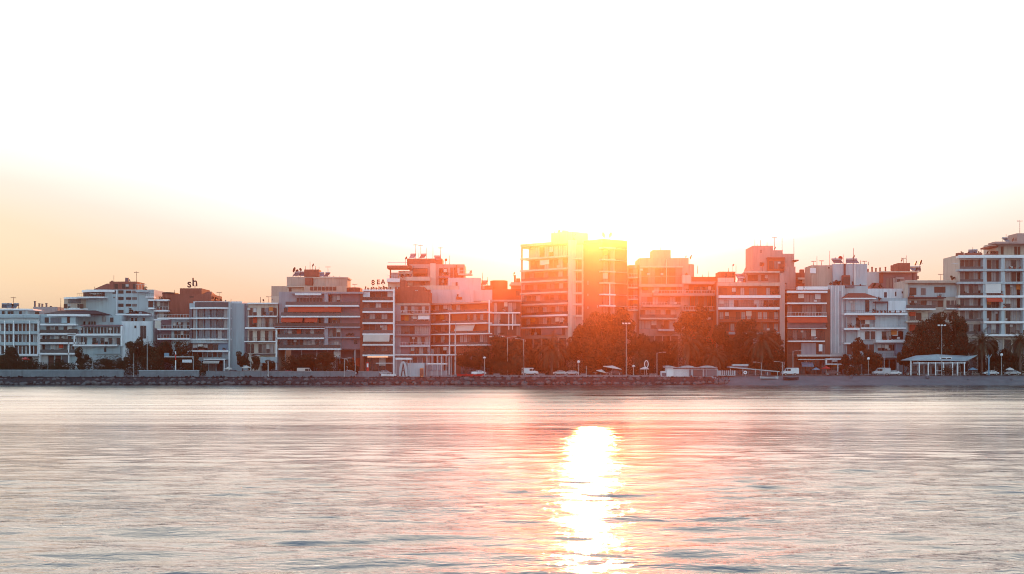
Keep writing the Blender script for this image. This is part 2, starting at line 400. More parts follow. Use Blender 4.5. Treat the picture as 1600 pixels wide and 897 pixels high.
# low white block with ribbon windows in front of it
b = Bld('white ribbon window block', 'low white block with two long ribbon windows framed in white over the dark hedge', 116, 240, FR)
b.body(190, 238, 502, None, 1.2, 12, WHITE); b.body(116, 190, 509, None, 1.2, 12, PALE)
b.slab(127, 190.5, 507.5, 2.2, .8, 1.2, MAUVE, name='cornice'); b.fin(188.5, 190.5, 509, 541, -.8, 1.2)
b.row(126, 188, 511.5, 521, 'gggggggggggg', 1.15, .3)
b.slab(107, 190.5, 521.5, 3, .9, 1.2, WHITE2); b.box(107, 121, 514, 521.5, -.8, -.7, RAILG, 'railing')
b.row(120, 136, 527, 538.5, 'cgg', 1.15); b.row(144, 188, 527.5, 538.5, 'gbbggcg', 1.15, .1); b.slab(115, 184, 538.5, 2.6, 1.0, 1.2, WHITE2)
b.fin(115, 117, 524, 541, -.9, 1.2); b.box(146, 188, 540.5, 553, .6, 1.1, AQUA, 'base_wall'); b.win(163, 166, 543, 550, .6, 'g')
b.row(219, 228.5, 509, 529, 'gg', 1.15, .15); b.win(210, 213, 508.5, 513, 1.2, 'g'); b.win(203, 207, 540, 556, 1.2, 'g'); b.win(210.5, 213, 536, 540, 1.2, 'd')
b.fin(237, 238.6, 501, None, -.2, 1.2, PALE)
# brick hotel with rooftop letters
b = Bld('brick red hotel', 'tall brick red block with a blank side wall and dark letters on its rooftop', 241, 346, 430)
b.body(264, 330, 459.5, None, 1.5, 16, BRICK); b.body(281, 315, 450.5, 461, 3, 12, BRICK, .4)
b.curved(251, 268, 457.5, 466, 0, 2.2, 6, BRICK); b.curved(250, 270, 456.5, 458.5, -.4, 2.4, 8, SLATE, 'roof')
b.hip(315, 331, 461, 454.5, 4, 8, BRICK, .3, 0); b.body(325, 346, 470, None, 4, 11, RUST, .3); b.win(296.5, 302.5, 462.5, 465, 1.5, 'r')
b.body(243, 265, 469, None, 2.5, 12, CREAM, .2); b.storeys(241, 264, [468, 484.5, 498.5, 513.5, 528], ['_cd', 'c_g', 'rgg', 'g?c'], 2.5, 2.4, .8, 'wbar')
b.box(245, 250, 471, 484, 1.2, 1.3, AWNW, 'sun_blind')
b.row(325, 345, 472, 478, 'rg', 4)
# left wing of blue-grey bay block + bay block
b = Bld('blue grey bay block', 'blue grey block with a bowed glazed bay of four storeys and a blank pale flank', 247, 386, FR)
b.body(296, 387, 474, None, 2.0, 15, AQUA); b.body(302, 378, 471, 475, 3.0, 11, WHITE, .2)
b.body(268, 300, 497, None, 2.0, 9, AQUA, .2)
b.box(252, 268, 500, None, 3, 10, MAUVE)
for py in (496.5, 513.5, 528.5): b.slab(247, 297, py, 2.4, .9, 2.0, WHITE2, 'wbar')
b.row(270, 297, 503, 513, 'grgcg', 1.95); b.row(272, 297, 517.5, 528, 'rggrg', 1.95); b.box(242, 251, 501, 513, -.6, -.5, AWNW, 'sun_blind')
for i, py in enumerate((480, 496, 512.5, 529)):
    b.curved(295.5, 359, py, py+2.4, -.8, 1.6, 3.2, WHITE2, 'balcony')
b.curved(303.5, 358.5, 472, 480, .8, .9, 1.4, GLASSB, 'window_band')
for a_, c_ in ((482.6, 496), (498.6, 512.5), (515, 529)):
    for j in range(6):
        p0 = 298 + j*9.9
        if j == 0: p0 += 1
        o = b.win(p0+2.6, p0+9.2, a_, c_, .78+(.35 if j in (0, 5) else 0), 'bbcdbbbc'[(j+int(a_)) % 8], 1)
    b.box(296, 300, a_, c_, 1.0, 1.9, DGREY, 'pier')
    for j in range(1, 7): b.box(298+j*9.7-1.2, 298+j*9.7+.6, a_, c_, .9, 2.0, AQUA, 'pier')
b.fin(357, 359.5, 471, None, -.2, 2.0, PALE); b.fin(382, 384.5, 475, 560, 1.5, 2.0, DGREY, 'drainpipe')
b.curved(288, 357, 530.5, 536, -.2, 1.6, 2.6, PALE, 'parapet'); b.row(293, 341, 538, 547.5, 'ggggog'.replace('o', 'r'), 1.9, .1); b.slab(292, 357, 547.5, 2.4, .8, 2, WHITE2)
b.box(341, 357, 536, 548, 1.6, 1.98, BLUEP, 'panel')
b.box(318, 352, 560.5, 562.5, -1.6, 1.8, WHITE2, 'canopy'); b.fin(349.6, 351, 562, None, -1.6, -1.3); b.fin(357, 359, 549, None, -.8, -.4)
b.awn(320, 345, 564, 568, -1.6, 1.2, AWNW); b.row(301, 347, 551, 558, 'rgdgrg', 1.95); b.row(303, 349, 564, 582, 'ggdg', 1.95)
# cream balcony house
b = Bld('cream balcony house', 'cream four storey house with narrow dark french windows and thin balcony slabs', 387, 434, FR)
b.body(388, 434, 473.5, None, 1.3, 14, CREAM); b.slab(387, 434, 473, 2, .3, 1.3, WHITE2, name='cornice')
b.storeys(388, 434, [493.5, 511.5], ['rg_cgcd'], 1.3, 1.8, .9, 'bar'); b.slab(384, 508, 511.5, 2.6, 1.3, 1.3, WHITE2)
b.row(389, 433, 480.5, 493.5, 'rg_gbcg', 1.3); b.row(389, 432, 517, 532.5, 'g_g_gcr', 1.3, .2); b.slab(382, 433, 533, 1.6, .9, 1.3, WHITE2, 'bar')
b.row(385, 428, 538, 551.5, 'gg_gdcc', 1.3, .2); b.slab(392, 431, 552.5, 1.4, .9, 1.3, DGREY)
b.fin(430.5, 432.6, 511, None, -.8, -.4, WHITE2); b.box(407, 433, 558, 567, -1.5, 1.2, PALE, 'shop_fascia'); b.row(408, 432, 568, 583, 'grg', 1.2)
# beige rear block with rooftop drum
b = Bld('beige rear block', 'beige stepped rear block with a rounded upper storey and a brick red roof drum', 424, 560, 445)
b.body(424, 500, 447, None, 2, 12, BEIGE); b.body(448, 492, 432.5, 450, 3, 10, BEIGE, .3)
b.curved(487, 541, 433.5, 462, -.5, 3.0, 12, BEIGE); b.curved(486, 542, 432.3, 434.3, -.9, 3.2, 13, CREAM, 'roof')
b.quad([(b.lx(475, 4), 4.3), (b.lx(498, 4), 4.3), (b.lx(498, 4), 10), (b.lx(475, 4), 10)], b.lz(432, 4), b.lz(421, 4), BRICK, 'drum')
b.box(476.5, 488, 434, 445, 1.9, 3.05, BRICK, 'panel'); b.slab(448, 487, 447.5, 1.2, .2, 2, CREAM, name='cornice')
b.win(451.5, 455.5, 450.5, 455.5, 2, 'g'); b.box(448, 475, 449.5, 457.5, 1.7, 2.02, CREAM, 'panel'); b.win(451.5, 455.5, 450.5, 455.5, 1.69, 'g')
b.box(475, 541, 446.5, 458, -1.5, -.8, BEIGE, 'terrace_wall'); b.row(484, 526, 448, 454, 'rrrrrrr', -1.5, .25)
b.curved(541, 562, 449, 460, 1, 1.5, 9, BRICK); b.body(424, 456, 463, None, -1, 3.5, CREAM, .2)
# grey corner building with red awnings
b = Bld('grey building with red awnings', 'grey five storey building on tall columns with two long red awnings and a mauve side', 433, 568, FR)
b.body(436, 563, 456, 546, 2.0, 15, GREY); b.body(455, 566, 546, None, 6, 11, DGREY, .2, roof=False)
b.box(534, 562.6, 459.5, 546, 1.0, 2.0, MAUVE, 'side_panel'); b.box(562.8, 568, 458, None, .6, 12, BRICK, 'corner_pier')
b.fin(507, 512.4, 457, 546, -.7, 2.0, GREY)
b.slab(455, 568.5, 456.5, 2.6, .9, 2, GREY, name='cornice'); b.box(461, 502, 458.4, 461.2, -1.0, -.9, WHITE2, 'fascia')
b.row(463, 504, 465.5, 476, 'gggggggg', 2.0, .2); b.row(513, 532, 461, 475, 'gcc', 2.0)
for py, p0, p1, c_ in ((477, 447, 561, WHITE2), (493.8, 440, 563, WHITE2), (510.5, 430, 563, GREY), (527.6, 434.5, 507, WHITE2), (544.5, 436, 533, WHITE2)):
    b.slab(p0, p1, py, 2.4, 1.3, 2.0, c_, 'glass')
b.slab(512, 563, 526.6, 2.0, .8, 2.0, GREY)
b.row(443, 505, 480.5, 493.5, 'gbggcggdg', 2.0); b.row(440, 505, 497, 510.5, 'gcggbggcg', 2.0); b.row(436, 505, 513.5, 527.5, 'bbggcbgcgg', 2.0, .08)
b.row(436, 505, 530.5, 544.5, 'bbrrrrcccgb'[:11], 2.0, .1); b.row(513, 533, 480.5, 492, 'ggg', 2.0); b.row(513, 532, 495, 509, 'ggg', 2.0); b.row(513, 532, 512, 526, 'cgg', 2.0)
b.row(513, 530, 534, 543, '_c', 2.0); b.win(553, 558.5, 531.5, 537.5, 1.0, 'g')
b.awn(451, 534, 478.5, 488, -.2, 1.6); b.awn(440.5, 473.5, 495.5, 504, -.2, 1.5); b.awn(477, 497, 495.5, 504, -.2, 1.5)
for x_ in (434, 446, 471, 495, 512, 531, 554): b.fin(x_-.5, x_+.5, 547, None, 1.2, 1.6, GREY)
b.box(521.5, 532, 546.5, 558, 3, 3.2, WHITE2, 'sign_board'); b.row(456, 562, 560, 583, 'gdgrgcgsg', 6)
# white banded block
b = Bld('white banded block', 'narrow six storey block with bright white slab bands between dark loggias', 566.5, 617, FR)
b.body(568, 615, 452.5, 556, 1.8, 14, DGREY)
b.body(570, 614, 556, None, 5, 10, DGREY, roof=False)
b.storeys(566.5, 616, [452.5, 469.5, 486.3, 503.7, 521, 537.5, 554], ['crrrr', 'drcrr', 'gcgcr', 'rrgcc', 'cgsc', 'grgdg'], 1.8, 2.6, .3, 'glass', gap=.06)
b.fin(614, 616.4, 451, None, -.35, 1.8); b.awn(568, 609, 523, 534, -.2, 1.2, AWNW); b.box(567, 578, 456, 467, .2, .3, WHITE, 'screen')
b.row(571, 613, 560, 583, 'gggr', 5); b.box(587, 616, 567, 568, -.3, 0, WHITE2, 'canopy')
# brick gable building
b = Bld('brick fronted building', 'building with a blank brick red upper wall over grey windows, beside the white banded block', 616.5, 673, FR+3)
b.body(617, 672, 474, None, 1.5, 15, GREY, roof=False); b.body(617, 663, 448, 474, 1.2, 14, BRICK, .3); b.body(625, 634, 438, 450, 2, 8, BRICK, .2)
b.quad([(b.lx(663, 1.2), 1.2), (b.lx(671, 1.2), 1.2), (b.lx(671, 1.2), 15), (b.lx(663, 1.2), 15)], b.lz(474, 1.2), b.lz(455, 1.2), BRICK)
b.box(617, 672, 474, 477, .9, 1.5, BEIGE, 'cornice')
b.box(617, 626, 477, 560, .6, 1.5, GREY, 'bay')
b.row(626, 670, 479, 489, 'rcrcdrcr', 1.5, .1); b.slab(626, 671, 490.5, 1.8, .8, 1.5, BEIGE, 'wbar')
b.row(626, 670, 493, 506, 'rrddcgg', 1.5, .1); b.box(653, 671, 493, 499, -.2, .5, WHITE2, 'sun_blind'); b.slab(618, 672, 507, 1.6, .8, 1.5, GREY, 'glass')
b.row(618, 670, 509.5, 522, 'dddrccc', 1.5, .06); b.slab(618, 672, 522.5, 1.8, .8, 1.5, GREY, 'bar')
b.row(640, 670, 526, 538, 'rrcgc', 1.5, .1); b.box(617.5, 640, 525, 553, .7, 1.5, MAUVE, 'panel'); b.slab(625, 672, 540, 1.6, 1.2, 1.5, WHITE2, 'wbar')
b.row(628, 668, 542.5, 553, 'ggcgcg', 1.5, .1); b.slab(617, 723, 553.7, 1.8, 1.6, 1.5, WHITE2); b.row(628, 668, 558, 582, 'grgbg', 1.5)
b.win(648, 653.5, 453.5, 455, 1.2, 'c'); b.win(620, 622, 447, 452, 1.2, 'c')
# pink and white penthouse complex behind
b = Bld('pale penthouse block', 'pale rear block with stacked terraces, a brick red roof storey and many aerials', 604, 756, 440)
b.body(640, 726, 413, None, 3, 14, PINK, .3); b.body(636, 691, 404, 414, 5, 9, BRICK, .3); b.fin(672, 681, 411.5, 448, 2.2, 3, CREAM, 'tower')
b.slab(605.5, 643, 415.5, 4.5, 2, 5, BRICK, None, name='roof'); b.box(606, 636, 410, 410.6, 0, .1, WMETAL, 'railing')
b.body(606, 626, 437, None, 2, 8, CREAM, .2, roof=False); b.slab(604.5, 625, 435, 6, .4, 2, WHITE2, 'wbar'); b.box(610, 622, 426, 435, 3, 6, AQUA, 'glass_screen'); b.fin(609, 611, 420, 436, 1, 1.6, BRICK)
b.curved(622, 645, 423, 446, 1, 1.5, 6, CREAM); b.row(623, 644, 428, 432, 'bcb', 1.0, .02); b.row(645, 668, 419, 432, 'rrrr', 3.0, .05); b.slab(634, 672, 433, 6, 1.5, 3, CREAM, None)
b.awn(645, 667, 419, 427, 3, 1.6, RUST); b.win(658.5, 664, 440.5, 446, 1.5, 'r')
b.row(686, 700, 419, 427, 'rr', 3.0, .1); b.slab(685.5, 703, 431.5, 3, .8, 3, MAUVE); b.row(686, 698, 421, 431, 'rcr', 3.0, .1); b.row(686, 698, 436, 446, 'rcr', 3.0, .1)
b.row(703, 724, 418, 434, 'rrcr', 3.0, .15); b.slab(716, 738, 427.5, 2.5, .5, 3, CREAM, 'wbar'); b.fin(712.5, 714, 414, 434, 2, 3, BRICK)
b.body(700, 751.5, 434, None, -2, 12, PALE, .3); b.win(712, 715, 441, 450, -2, 'r'); b.win(708, 710, 444, 448, -2, 'g'); b.box(738, 769, 452.8, 470, -4, -2, PALE, 'terrace_wall')
b.curved(655, 717, 446, 452.5, -4, 2, 5, CREAM, 'balcony'); b.body(673, 740, 452.5, None, -5, 3, PALE, .2); b.slab(674, 709, 454.5, 2.5, .4, -4.9, RUST, name='beam')
b.box(713, 722, 464, 468, -5.3, -4.8, RUST, 'planter'); b.box(706, 711, 441, 451, -2.2, -2.1, CREAM, 'panel')
# red panelled block
b = Bld('red panelled block', 'angled block with rust red panels and curtains between thin white slabs and posts', 671, 764, 424, 411)
b.body(671.5, 763, 475, None, 1.6, 13, BRICK)
b.slab(671, 764, 474, 2.6, .4, 1.6, PINK, name='cornice')
for py, th in ((489.5, 1.8), (506, 1.8), (522, 1.8), (539.2, 1.8)): b.slab(671, 764, py, th, .9, 1.6, WHITE2, 'glass', .7)
b.row(673, 726, 477.5, 489, 'rcrccrcr', 1.6, .05); b.box(729, 763, 478, 488.5, 1.2, 1.6, RUST, 'panel')
b.row(672, 681, 493, 505, 'cc', 1.6, .05); b.row(682, 706, 493, 505, 'rrdr', 1.6, .05); b.box(706, 728, 492, 505.5, .9, 1.6, RUST, 'panel'); b.row(729, 761, 493, 505, 'crcrcr', 1.6, .08)
b.row(672, 681, 508.5, 521, 'cb', 1.6, .05); b.row(682, 702, 508.5, 521, 'rdr', 1.6, .05); b.box(704, 763, 508.5, 521.5, 1.0, 1.6, RUST, 'panel'); b.awn(712, 741, 508, 519, .6, 1.4, AWNW)
b.row(672, 681, 525, 538, 'bc', 1.6, .05); b.row(682, 702, 525, 538, 'rcr', 1.6, .05); b.row(712, 762, 525, 538, 'rccdrrcd', 1.6, .05)
b.row(672, 708, 543, 553, 'bccrgcg', 1.6, .1); b.box(670, 676, 545, 553, -.8, -.2, PALE, 'planter')
for x_, t_ in ((702, 489), (711, 523), (764, 472)): b.fin(x_-.6, x_+.6, t_, None if x_ < 750 else 522, -1.0, -.7)
b.row(672, 708, 557, 583, 'bgcgb', 1.6, .1); b.box(720, 763, 552, None, .9, 1.6, DGREY, 'shop_front')
for x_ in (676, 684, 692, 700): b.fin(x_-.4, x_+.4, 556, None, -1.2, -.9, WMETAL)
# narrow red block beside the tower
b = Bld('narrow curtained block', 'narrow four storey block with pale brown curtains and white slabs, beside the orange tower', 764.5, 814, 414)
b.body(765, 814, 469, None, 1.4, 13, BRICK); b.slab(764.5, 814, 468.5, 2.6, .3, 1.4, PINK, name='cornice')
for py, p1 in ((488, 813), (506.8, 813), (525, 788)): b.slab(764.5, p1, py, 1.9, .9, 1.4, WHITE2)
b.row(766, 793, 473, 487.5, 'rcrrr', 1.4, .06); b.row(794, 813, 473, 487.5, 'cdr', 1.4, .06)
b.row(766, 793, 491, 506.5, 'dccrr', 1.4, .04); b.row(794, 813, 491, 506.5, 'rcr', 1.4, .06); b.row(766, 793, 509.5, 524.5, 'ddcrr', 1.4, .04); b.row(794, 813, 509.5, 524, 'rrd', 1.4, .06)
for x_ in (795, 800.6): b.fin(x_-.6, x_+.6, 489, 515, -1.0, -.7)
b.row(766, 812, 540, 583, 'rdgr', 1.4)
# domed brick rear block
b = Bld('domed rear block', 'rear block with a brick red barrel roof behind the curtained block', 751, 817, 440)
b.body(765, 815, 452, None, 2, 12, RUST, .2); b.curved(766, 793, 439, 453, 2.2, 1.2, 9, RUST); b.hip(766, 793, 439.5, 436.5, 2.5, 8, RUST, .2, 0); b.box(752, 770, 446, 452, 1, 5, BRICK, 'shed')
b.row(752, 769, 447, 451.5, 'crg', 1.0); b.body(798, 818, 441, None, 3, 8, PINK, .3); b.box(803, 806, 430, 442, 4, 5, BRICK, 'chimney'); b.box(806.5, 813, 435, 441, 4, 6, BRICK, 'chimney')
b.slab(796, 818, 443.5, 3, 1.5, 3, CREAM); b.row(806, 813, 454, 462, 'g', 2.0)
# the tall tower, three fronts
T_ = Bld('tallest orange tower', 'tallest tower of the waterfront with white balcony bands, glowing orange against the sun', 814, 893, 426, 413, 'tower_block', 'tower')
b = T_
LN = [383, 404, 422.5, 440, 458, 475.5, 493.2, 511.5]
b.body(826, 893, 383, 424, 1.6, 13, PINK, .5); b.body(814.5, 893, 424, None, 1.6, 13, PINK, .3, roof=False)
b.slab(814, 893, 382, 4.0, .3, 1.7, PINK, name='cornice')
b.slab(814, 826, 382.2, 6.5, -.5, 9, PINK, name='terrace_roof'); b.fin(814, 815.2, 386, 470, -.2, .3, PINK)
for i, py in enumerate(LN[1:]): b.slab(814 if i != 0 else 814, 888, py, 2.6 if i < 6 else 2.0, .5, 9 if i < 3 else 1.6, WHITE2 if i > 4 else CREAM, None)
for i, (a_, c_) in enumerate(zip(LN, LN[1:])):
    b.row(829 if i < 2 else (820 if i < 4 else 816), 887, a_+5, c_-.3, ['_crccccc', 'rrrcrrcr', 'rdrrdrrcr', 'rrdrrddrcr', 'drrcdrrdrr', 'dccdrcdrcdr', 'rcrrdcrdrcr'][i], 1.6, .07)
    if i > 1: b.box(815, 888, c_-4.2, c_-.2, -.45, -.4, RAILG, 'railing')
b.fin(887.5, 893, 381, None, -.7, 1.7, CREAM)
b.body(861, 893, 367.5, 384, 3, 8, PINK, .3)
b.box(846, 878, 511, 524, .2, 1.6, DGREY, 'bay'); b.row(820, 846, 514, 524, 'cgg', 1.6); b.row(820, 886, 530, 580, 'grgrg', 1.6)
b2 = [b]
T2 = Bld('x', 'x', 893, 941, 413.2, 412.5); T2r = T2.root
# the middle and right fronts belong to the same tower: their parts hang under the tower's root
def adopt(src, dst):
    bpy.context.view_layer.update()
    Mi = dst.root.matrix_world.inverted() @ src.root.matrix_world
    for c in list(src.root.children):
        mb = c.matrix_basis.copy(); c.parent = dst.root; c.matrix_basis = Mi @ mb
    bpy.data.objects.remove(src.root); BLD.remove(src)
b = T2
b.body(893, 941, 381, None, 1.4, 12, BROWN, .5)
b.box(893, 911, 382, None, .5, 1.4, PINK, 'pier')
for i, py in enumerate(LN[1:6] + [493.5]): b.slab(894.5, 909.5, py-1, 2.4, .4, .6, CREAM, None)
for a_, c_ in zip(LN[1:], LN[2:7]): b.row(895, 909, a_+3, c_-1.5, 'rr', .5, .08)
for x_, y_ in ((918, 439), (918, 459), (918, 479), (933, 477)): b.win(x_, x_+1.3, y_, y_+(7 if y_ == 439 else 4), 1.4, 'c')
b.fin(909.5, 911.3, 383, 500, .1, 1.4, CREAM)
bpy.context.view_layer.update(); adopt(T2, T_)
b = Bld('x', 'x', 941, 980.5, 412.8, 419)
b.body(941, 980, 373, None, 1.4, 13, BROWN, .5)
for py in (386, 404.5, 423, 441, 459, 476.5): b.slab(941, 959.5, py, 2.2, .7, 1.4, CREAM if py < 455 else WHITE2); b.slab(959.5, 980.3, py+.6, .9, .1, 1.4, PINK, name='string_course')
for a_, c_ in ((389, 404), (407.5, 422.5), (426, 440.5), (444, 458.5), (462, 476), (479.5, 494)): b.row(942, 958, a_, c_, 'dr', 1.4, .05)
b.fin(959, 960.2, 386, 500, -.4, 1.4, PINK); b.fin(952.6, 953.6, 443, 476, -.6, -.3)
bpy.context.view_layer.update(); adopt(b, T_)
# glazed block right of the tower
b = Bld('stepped glazed block', 'stepped orange block with a grid glazed top storey and rounded balconies, right of the tower', 981, 1120, 424)
b.body(999, 1076, 403, None, 1.5, 15, PINK); b.body(1019.5, 1048, 390.5, 404, 4, 8, PINK, .3); b.curved(981.5, 1000, 414, None, 2, 2.0, 9, PINK)
b.curved(1066, 1086, 412.5, 440, 2, 2, 9, PINK)
for py in (433, 449, 467, 484): b.slab(981.5, 997, py, 1.8, .5, 2, CREAM, 'wbar')
for a_ in (420, 436.5, 453, 470): b.row(982.5, 996, a_, a_+11, 'rd', 2.0, .1)
b.box(1000, 1067, 416, 418, 1.1, 1.5, CREAM, 'cornice')
for a_, c_ in ((419, 431), (432, 443.5)): b.row(1002, 1066, a_, c_, 'rdrrrd', 1.5, .03)
b.fin(1041, 1042.2, 405, 448, .9, 1.5, CREAM, 'mast'); b.slab(998, 1068, 444.3, 4, .4, 1.5, PINK)
b.slab(1020, 1120, 458.5, 4, 1.8, 1.5, PINK, 'wbar', .8); b.row(1003, 1066, 449, 458, 'ddcrrrd', 1.5, .06)
b.slab(1003, 1063, 476.5, 3.6, 1.8, 1.5, PINK, 'wbar', .8); b.row(1002, 1064, 464, 476, 'drcddcr', 1.5, .08)
b.slab(999, 1057, 496.8, 2.4, 1.2, 1.5, CREAM, 'glass'); b.row(1000, 1056, 484, 496.5, 'rccdcrc', 1.5, .08)
b.slab(1028, 1055, 514.5, 3, 1.2, 1.5, PALE); b.row(998, 1055, 501, 514, 'cccdrc', 1.5, .1); b.row(998, 1060, 525, 583, 'rgrgr', 1.5)
b.body(1066, 1121, 432.5, None, 2.5, 12, RUST, .3); b.box(1066, 1080, 430, 443, -.5, 1, CREAM, 'cabin')
b.slab(1066, 1121, 440, 4, .3, 2.5, PINK); b.row(1084, 1120, 448, 457.5, 'rrdrdrdr', 2.5, .1); b.row(1066, 1118, 463, 478, 'ccrdrdrr', 2.5, .15)
b.fin(1117, 1122, 441, None, -.3, 2.5, PINK); b.slab(1066, 1117, 484, 2.4, .8, 2.5, PINK, 'wbar'); b.row(1068, 1116, 489, 500, 'rdrdcr', 2.5, .15); b.row(1068, 1116, 530, 580, 'grgr', 2.5)
# white balcony, red walls
b = Bld('red block with white balcony', 'rust red block crossed by a bright white balcony and a wide cream parapet', 1121, 1226, FR)
b.body(1121.5, 1226, 441, None, 1.6, 14, RUST, .3); b.slab(1121, 1218.5, 441.5, 5.5, .5, 1.6, BEIGE, name='parapet')
b.fin(1218.5, 1226.5, 424, None, -.5, 2, PINK, 'pilaster'); b.fin(1120.5, 1122.3, 447, None, -.4, 1.6, PINK)
b.row(1123, 1217, 449, 461, 'rr_c_c_dd__c_r', 1.6, .12); b.slab(1122, 1218.5, 461.8, 4.2, 1.3, 1.6, WHITE2)
b.box(1122, 1217, 467, 480, 1.3, 1.6, PALE, 'painted_wall'); b.row(1123, 1217, 468.5, 479.5, 'cc_gddd_cggr', 1.3, .1); b.slab(1121.5, 1217, 480.3, 3.6, 1.3, 1.6, WHITE2, 'bar')
b.row(1123, 1217, 487, 499, 'cc_rccrccrc', 1.6, .2); b.slab(1122, 1217, 501.5, 2, .6, 1.6, BRICK, 'bar')
b.row(1123, 1217, 505, 517, 'drc_drr_drc', 1.6, .2)
for x_ in (1122, 1139, 1159, 1182, 1209): b.box(x_, x_+(11 if x_ != 1139 else 15), 518.5, 522.5, .3, 1.0, PALE, 'window_box')
b.row(1123, 1217, 530, 545, 'rgdrgdr', 1.6, .2); b.row(1123, 1217, 556, 583, 'gggrggg', 1.6, .1)
b.body(1166, 1232, 424.5, 442, 3, 9, PINK, .3); b.row(1168, 1200, 430, 439, 'rrr_rc', 3.0, .1); b.slab(1164, 1225, 424, 2.2, .5, 3, CREAM, name='roof')
b.body(1124, 1149, 424.5, 442, 6, 8, BRICK, .2); b.box(1121.5, 1147, 434, 441, 3, 3.2, CREAM, 'lattice_screen'); b.row(1126, 1148, 427, 433, 'rgrg', 6.0)
# brown stepped tower behind
b = Bld('pink stepped tower', 'tall dusty pink blank walled tower stepping down in curves to the east', 1176, 1248, 440)
b.body(1176.5, 1208, 384, None, 2, 14, PINK, .4); b.body(1208, 1223, 391, None, 2, 14, PINK, .3); b.body(1223, 1241, 396.5, None, 2, 14, PINK, .3)
b.box(1200, 1226, 403, 424, .8, 2, RUST, 'bay'); b.box(1199, 1227, 402, 404, .4, 2, BRICK, 'cornice'); b.row(1201, 1225, 408, 420, 'rdr', .8, .1)
b.win(1187.5, 1190, 391, 395.5, 2, 'd'); b.win(1187, 1193, 410.5, 416, 2, 'r'); b.slab(1240, 1247.5, 406, 1.8, .6, 6, BRICK, name='roof')
b.body(1227, 1243, 416.5, None, -1.5, 8, PINK, .3); b.body(1243, 1268, 426, None, 0, 9, BRICK, .3); b.box(1250.5, 1256.5, 421, 427, 1, 2.5, BRICK, 'chimney')
b.slab(1246, 1300, 434, 3, 1, 1, CREAM); b.row(1247, 1270, 437.5, 443, 'rcrr', 0.0)
# block with the long red awning
b = Bld('block with red sunshade band', 'five storey block with thin white slabs, brown curtains and one long red awning band', 1229, 1297, FR)
b.body(1229.5, 1297, 452, None, 1.7, 13, BROWN, .3); b.slab(1246, 1293, 447.8, 5.0, .6, 1.7, WHITE2, name='parapet'); b.slab(1229, 1292, 454.6, 3.2, .8, 1.7, WHITE2)
b.row(1230, 1291, 460, 472.5, 'rrrdddr', 1.7, .05); b.slab(1229, 1291, 473, 2.2, .9, 1.7, WHITE2); b.row(1230, 1291, 477, 493.5, 'drrdddgd', 1.7, .05)
b.slab(1229, 1291, 493.6, 1.8, .9, 1.7, WHITE2, 'wbar'); b.awn(1229, 1291, 495.5, 504.5, -.3, 1.4); b.box(1230, 1290, 503, 512, -.6, -.5, DGREY, 'screen')
b.slab(1230, 1291, 512.6, 1.2, .8, 1.7, METAL); b.row(1231, 1289, 515.5, 531, 'gdgdgdgr', 1.7, .05); b.slab(1231, 1288, 532.3, 2, .9, 1.7, WHITE2, 'bar')
b.row(1231, 1250, 537, 553, 'rrr', 1.7, .05); b.box(1252, 1275, 536, 554, .8, 1.7, GREY, 'panel'); b.row(1277, 1290, 538, 553, 'rd', 1.7)
b.slab(1243, 1318, 554.2, 3, 2.5, 1.7, METAL, name='canopy'); b.slab(1245, 1289, 561, 1.5, 2.0, 1.7, METAL, name='fascia')
b.row(1250, 1316, 563, 584, 'dgggbggg', 1.65, .08); b.box(1290, 1318, 560, 570, -2.5, -1.4, WHITE2, 'upper_box'); b.row(1292, 1316, 562.3, 567.8, 'ggg', -2.5, .1); b.fin(1308.5, 1310, 570, None, -2.4, -2.1)
b.awn(1251, 1269, 566, 573, -.5, 1.8, BLUEP); b.box(1279.5, 1285, 538, 549, -.9, -.7, WHITE2, 'vertical_sign')
# grey ribbed stair tower and pale cube
b = Bld('pale ribbed stair tower', 'windowless pale tower with vertical ribs below and a square block with rooftop gear', 1268, 1357, 420)
b.body(1302, 1355, 412.5, 446, 2, 12, PALE, .4); b.body(1268, 1303, 414.5, None, 4, 10, BEIGE, .3); b.body(1293, 1356, 446, None, 0, 12, PALE, .2, roof=False)
b.box(1293.5, 1320, 446, 556, -1.6, 0, PALE, 'stair_shaft')
for x_ in (1299, 1305, 1310.5, 1316): b.fin(x_-.4, x_+.4, 447, 552, -1.75, -1.6, WHITE2, 'rib')
b.box(1311.5, 1314.5, 455, 540, -1.64, -1.6, GREY, 'recess')
b.box(1318.5, 1321.5, 412, 432, 1.7, 2, DMETAL, 'pipe'); b.box(1334, 1337.5, 412, 446, 1.6, 2, METAL, 'pipe'); b.box(1317, 1328.5, 430, 446, .2, 2, BRICK, 'hatch_house'); b.row(1318, 1328, 433, 444, 'rr', .2, .05)
b.win(1331, 1334, 440, 446, 2, 'g'); b.win(1343, 1345.5, 443.5, 448, 2, 'g'); b.win(1294, 1296, 417, 419.5, 4, 'g'); b.box(1266, 1275, 419, 427, 3.5, 4, WHITE2, 'screen')
b.slab(1320, 1334, 446, 3, 1.0, 0, DGREY, name='ledge'); b.row(1300, 1313, 440, 446, 'rg', 2.0)
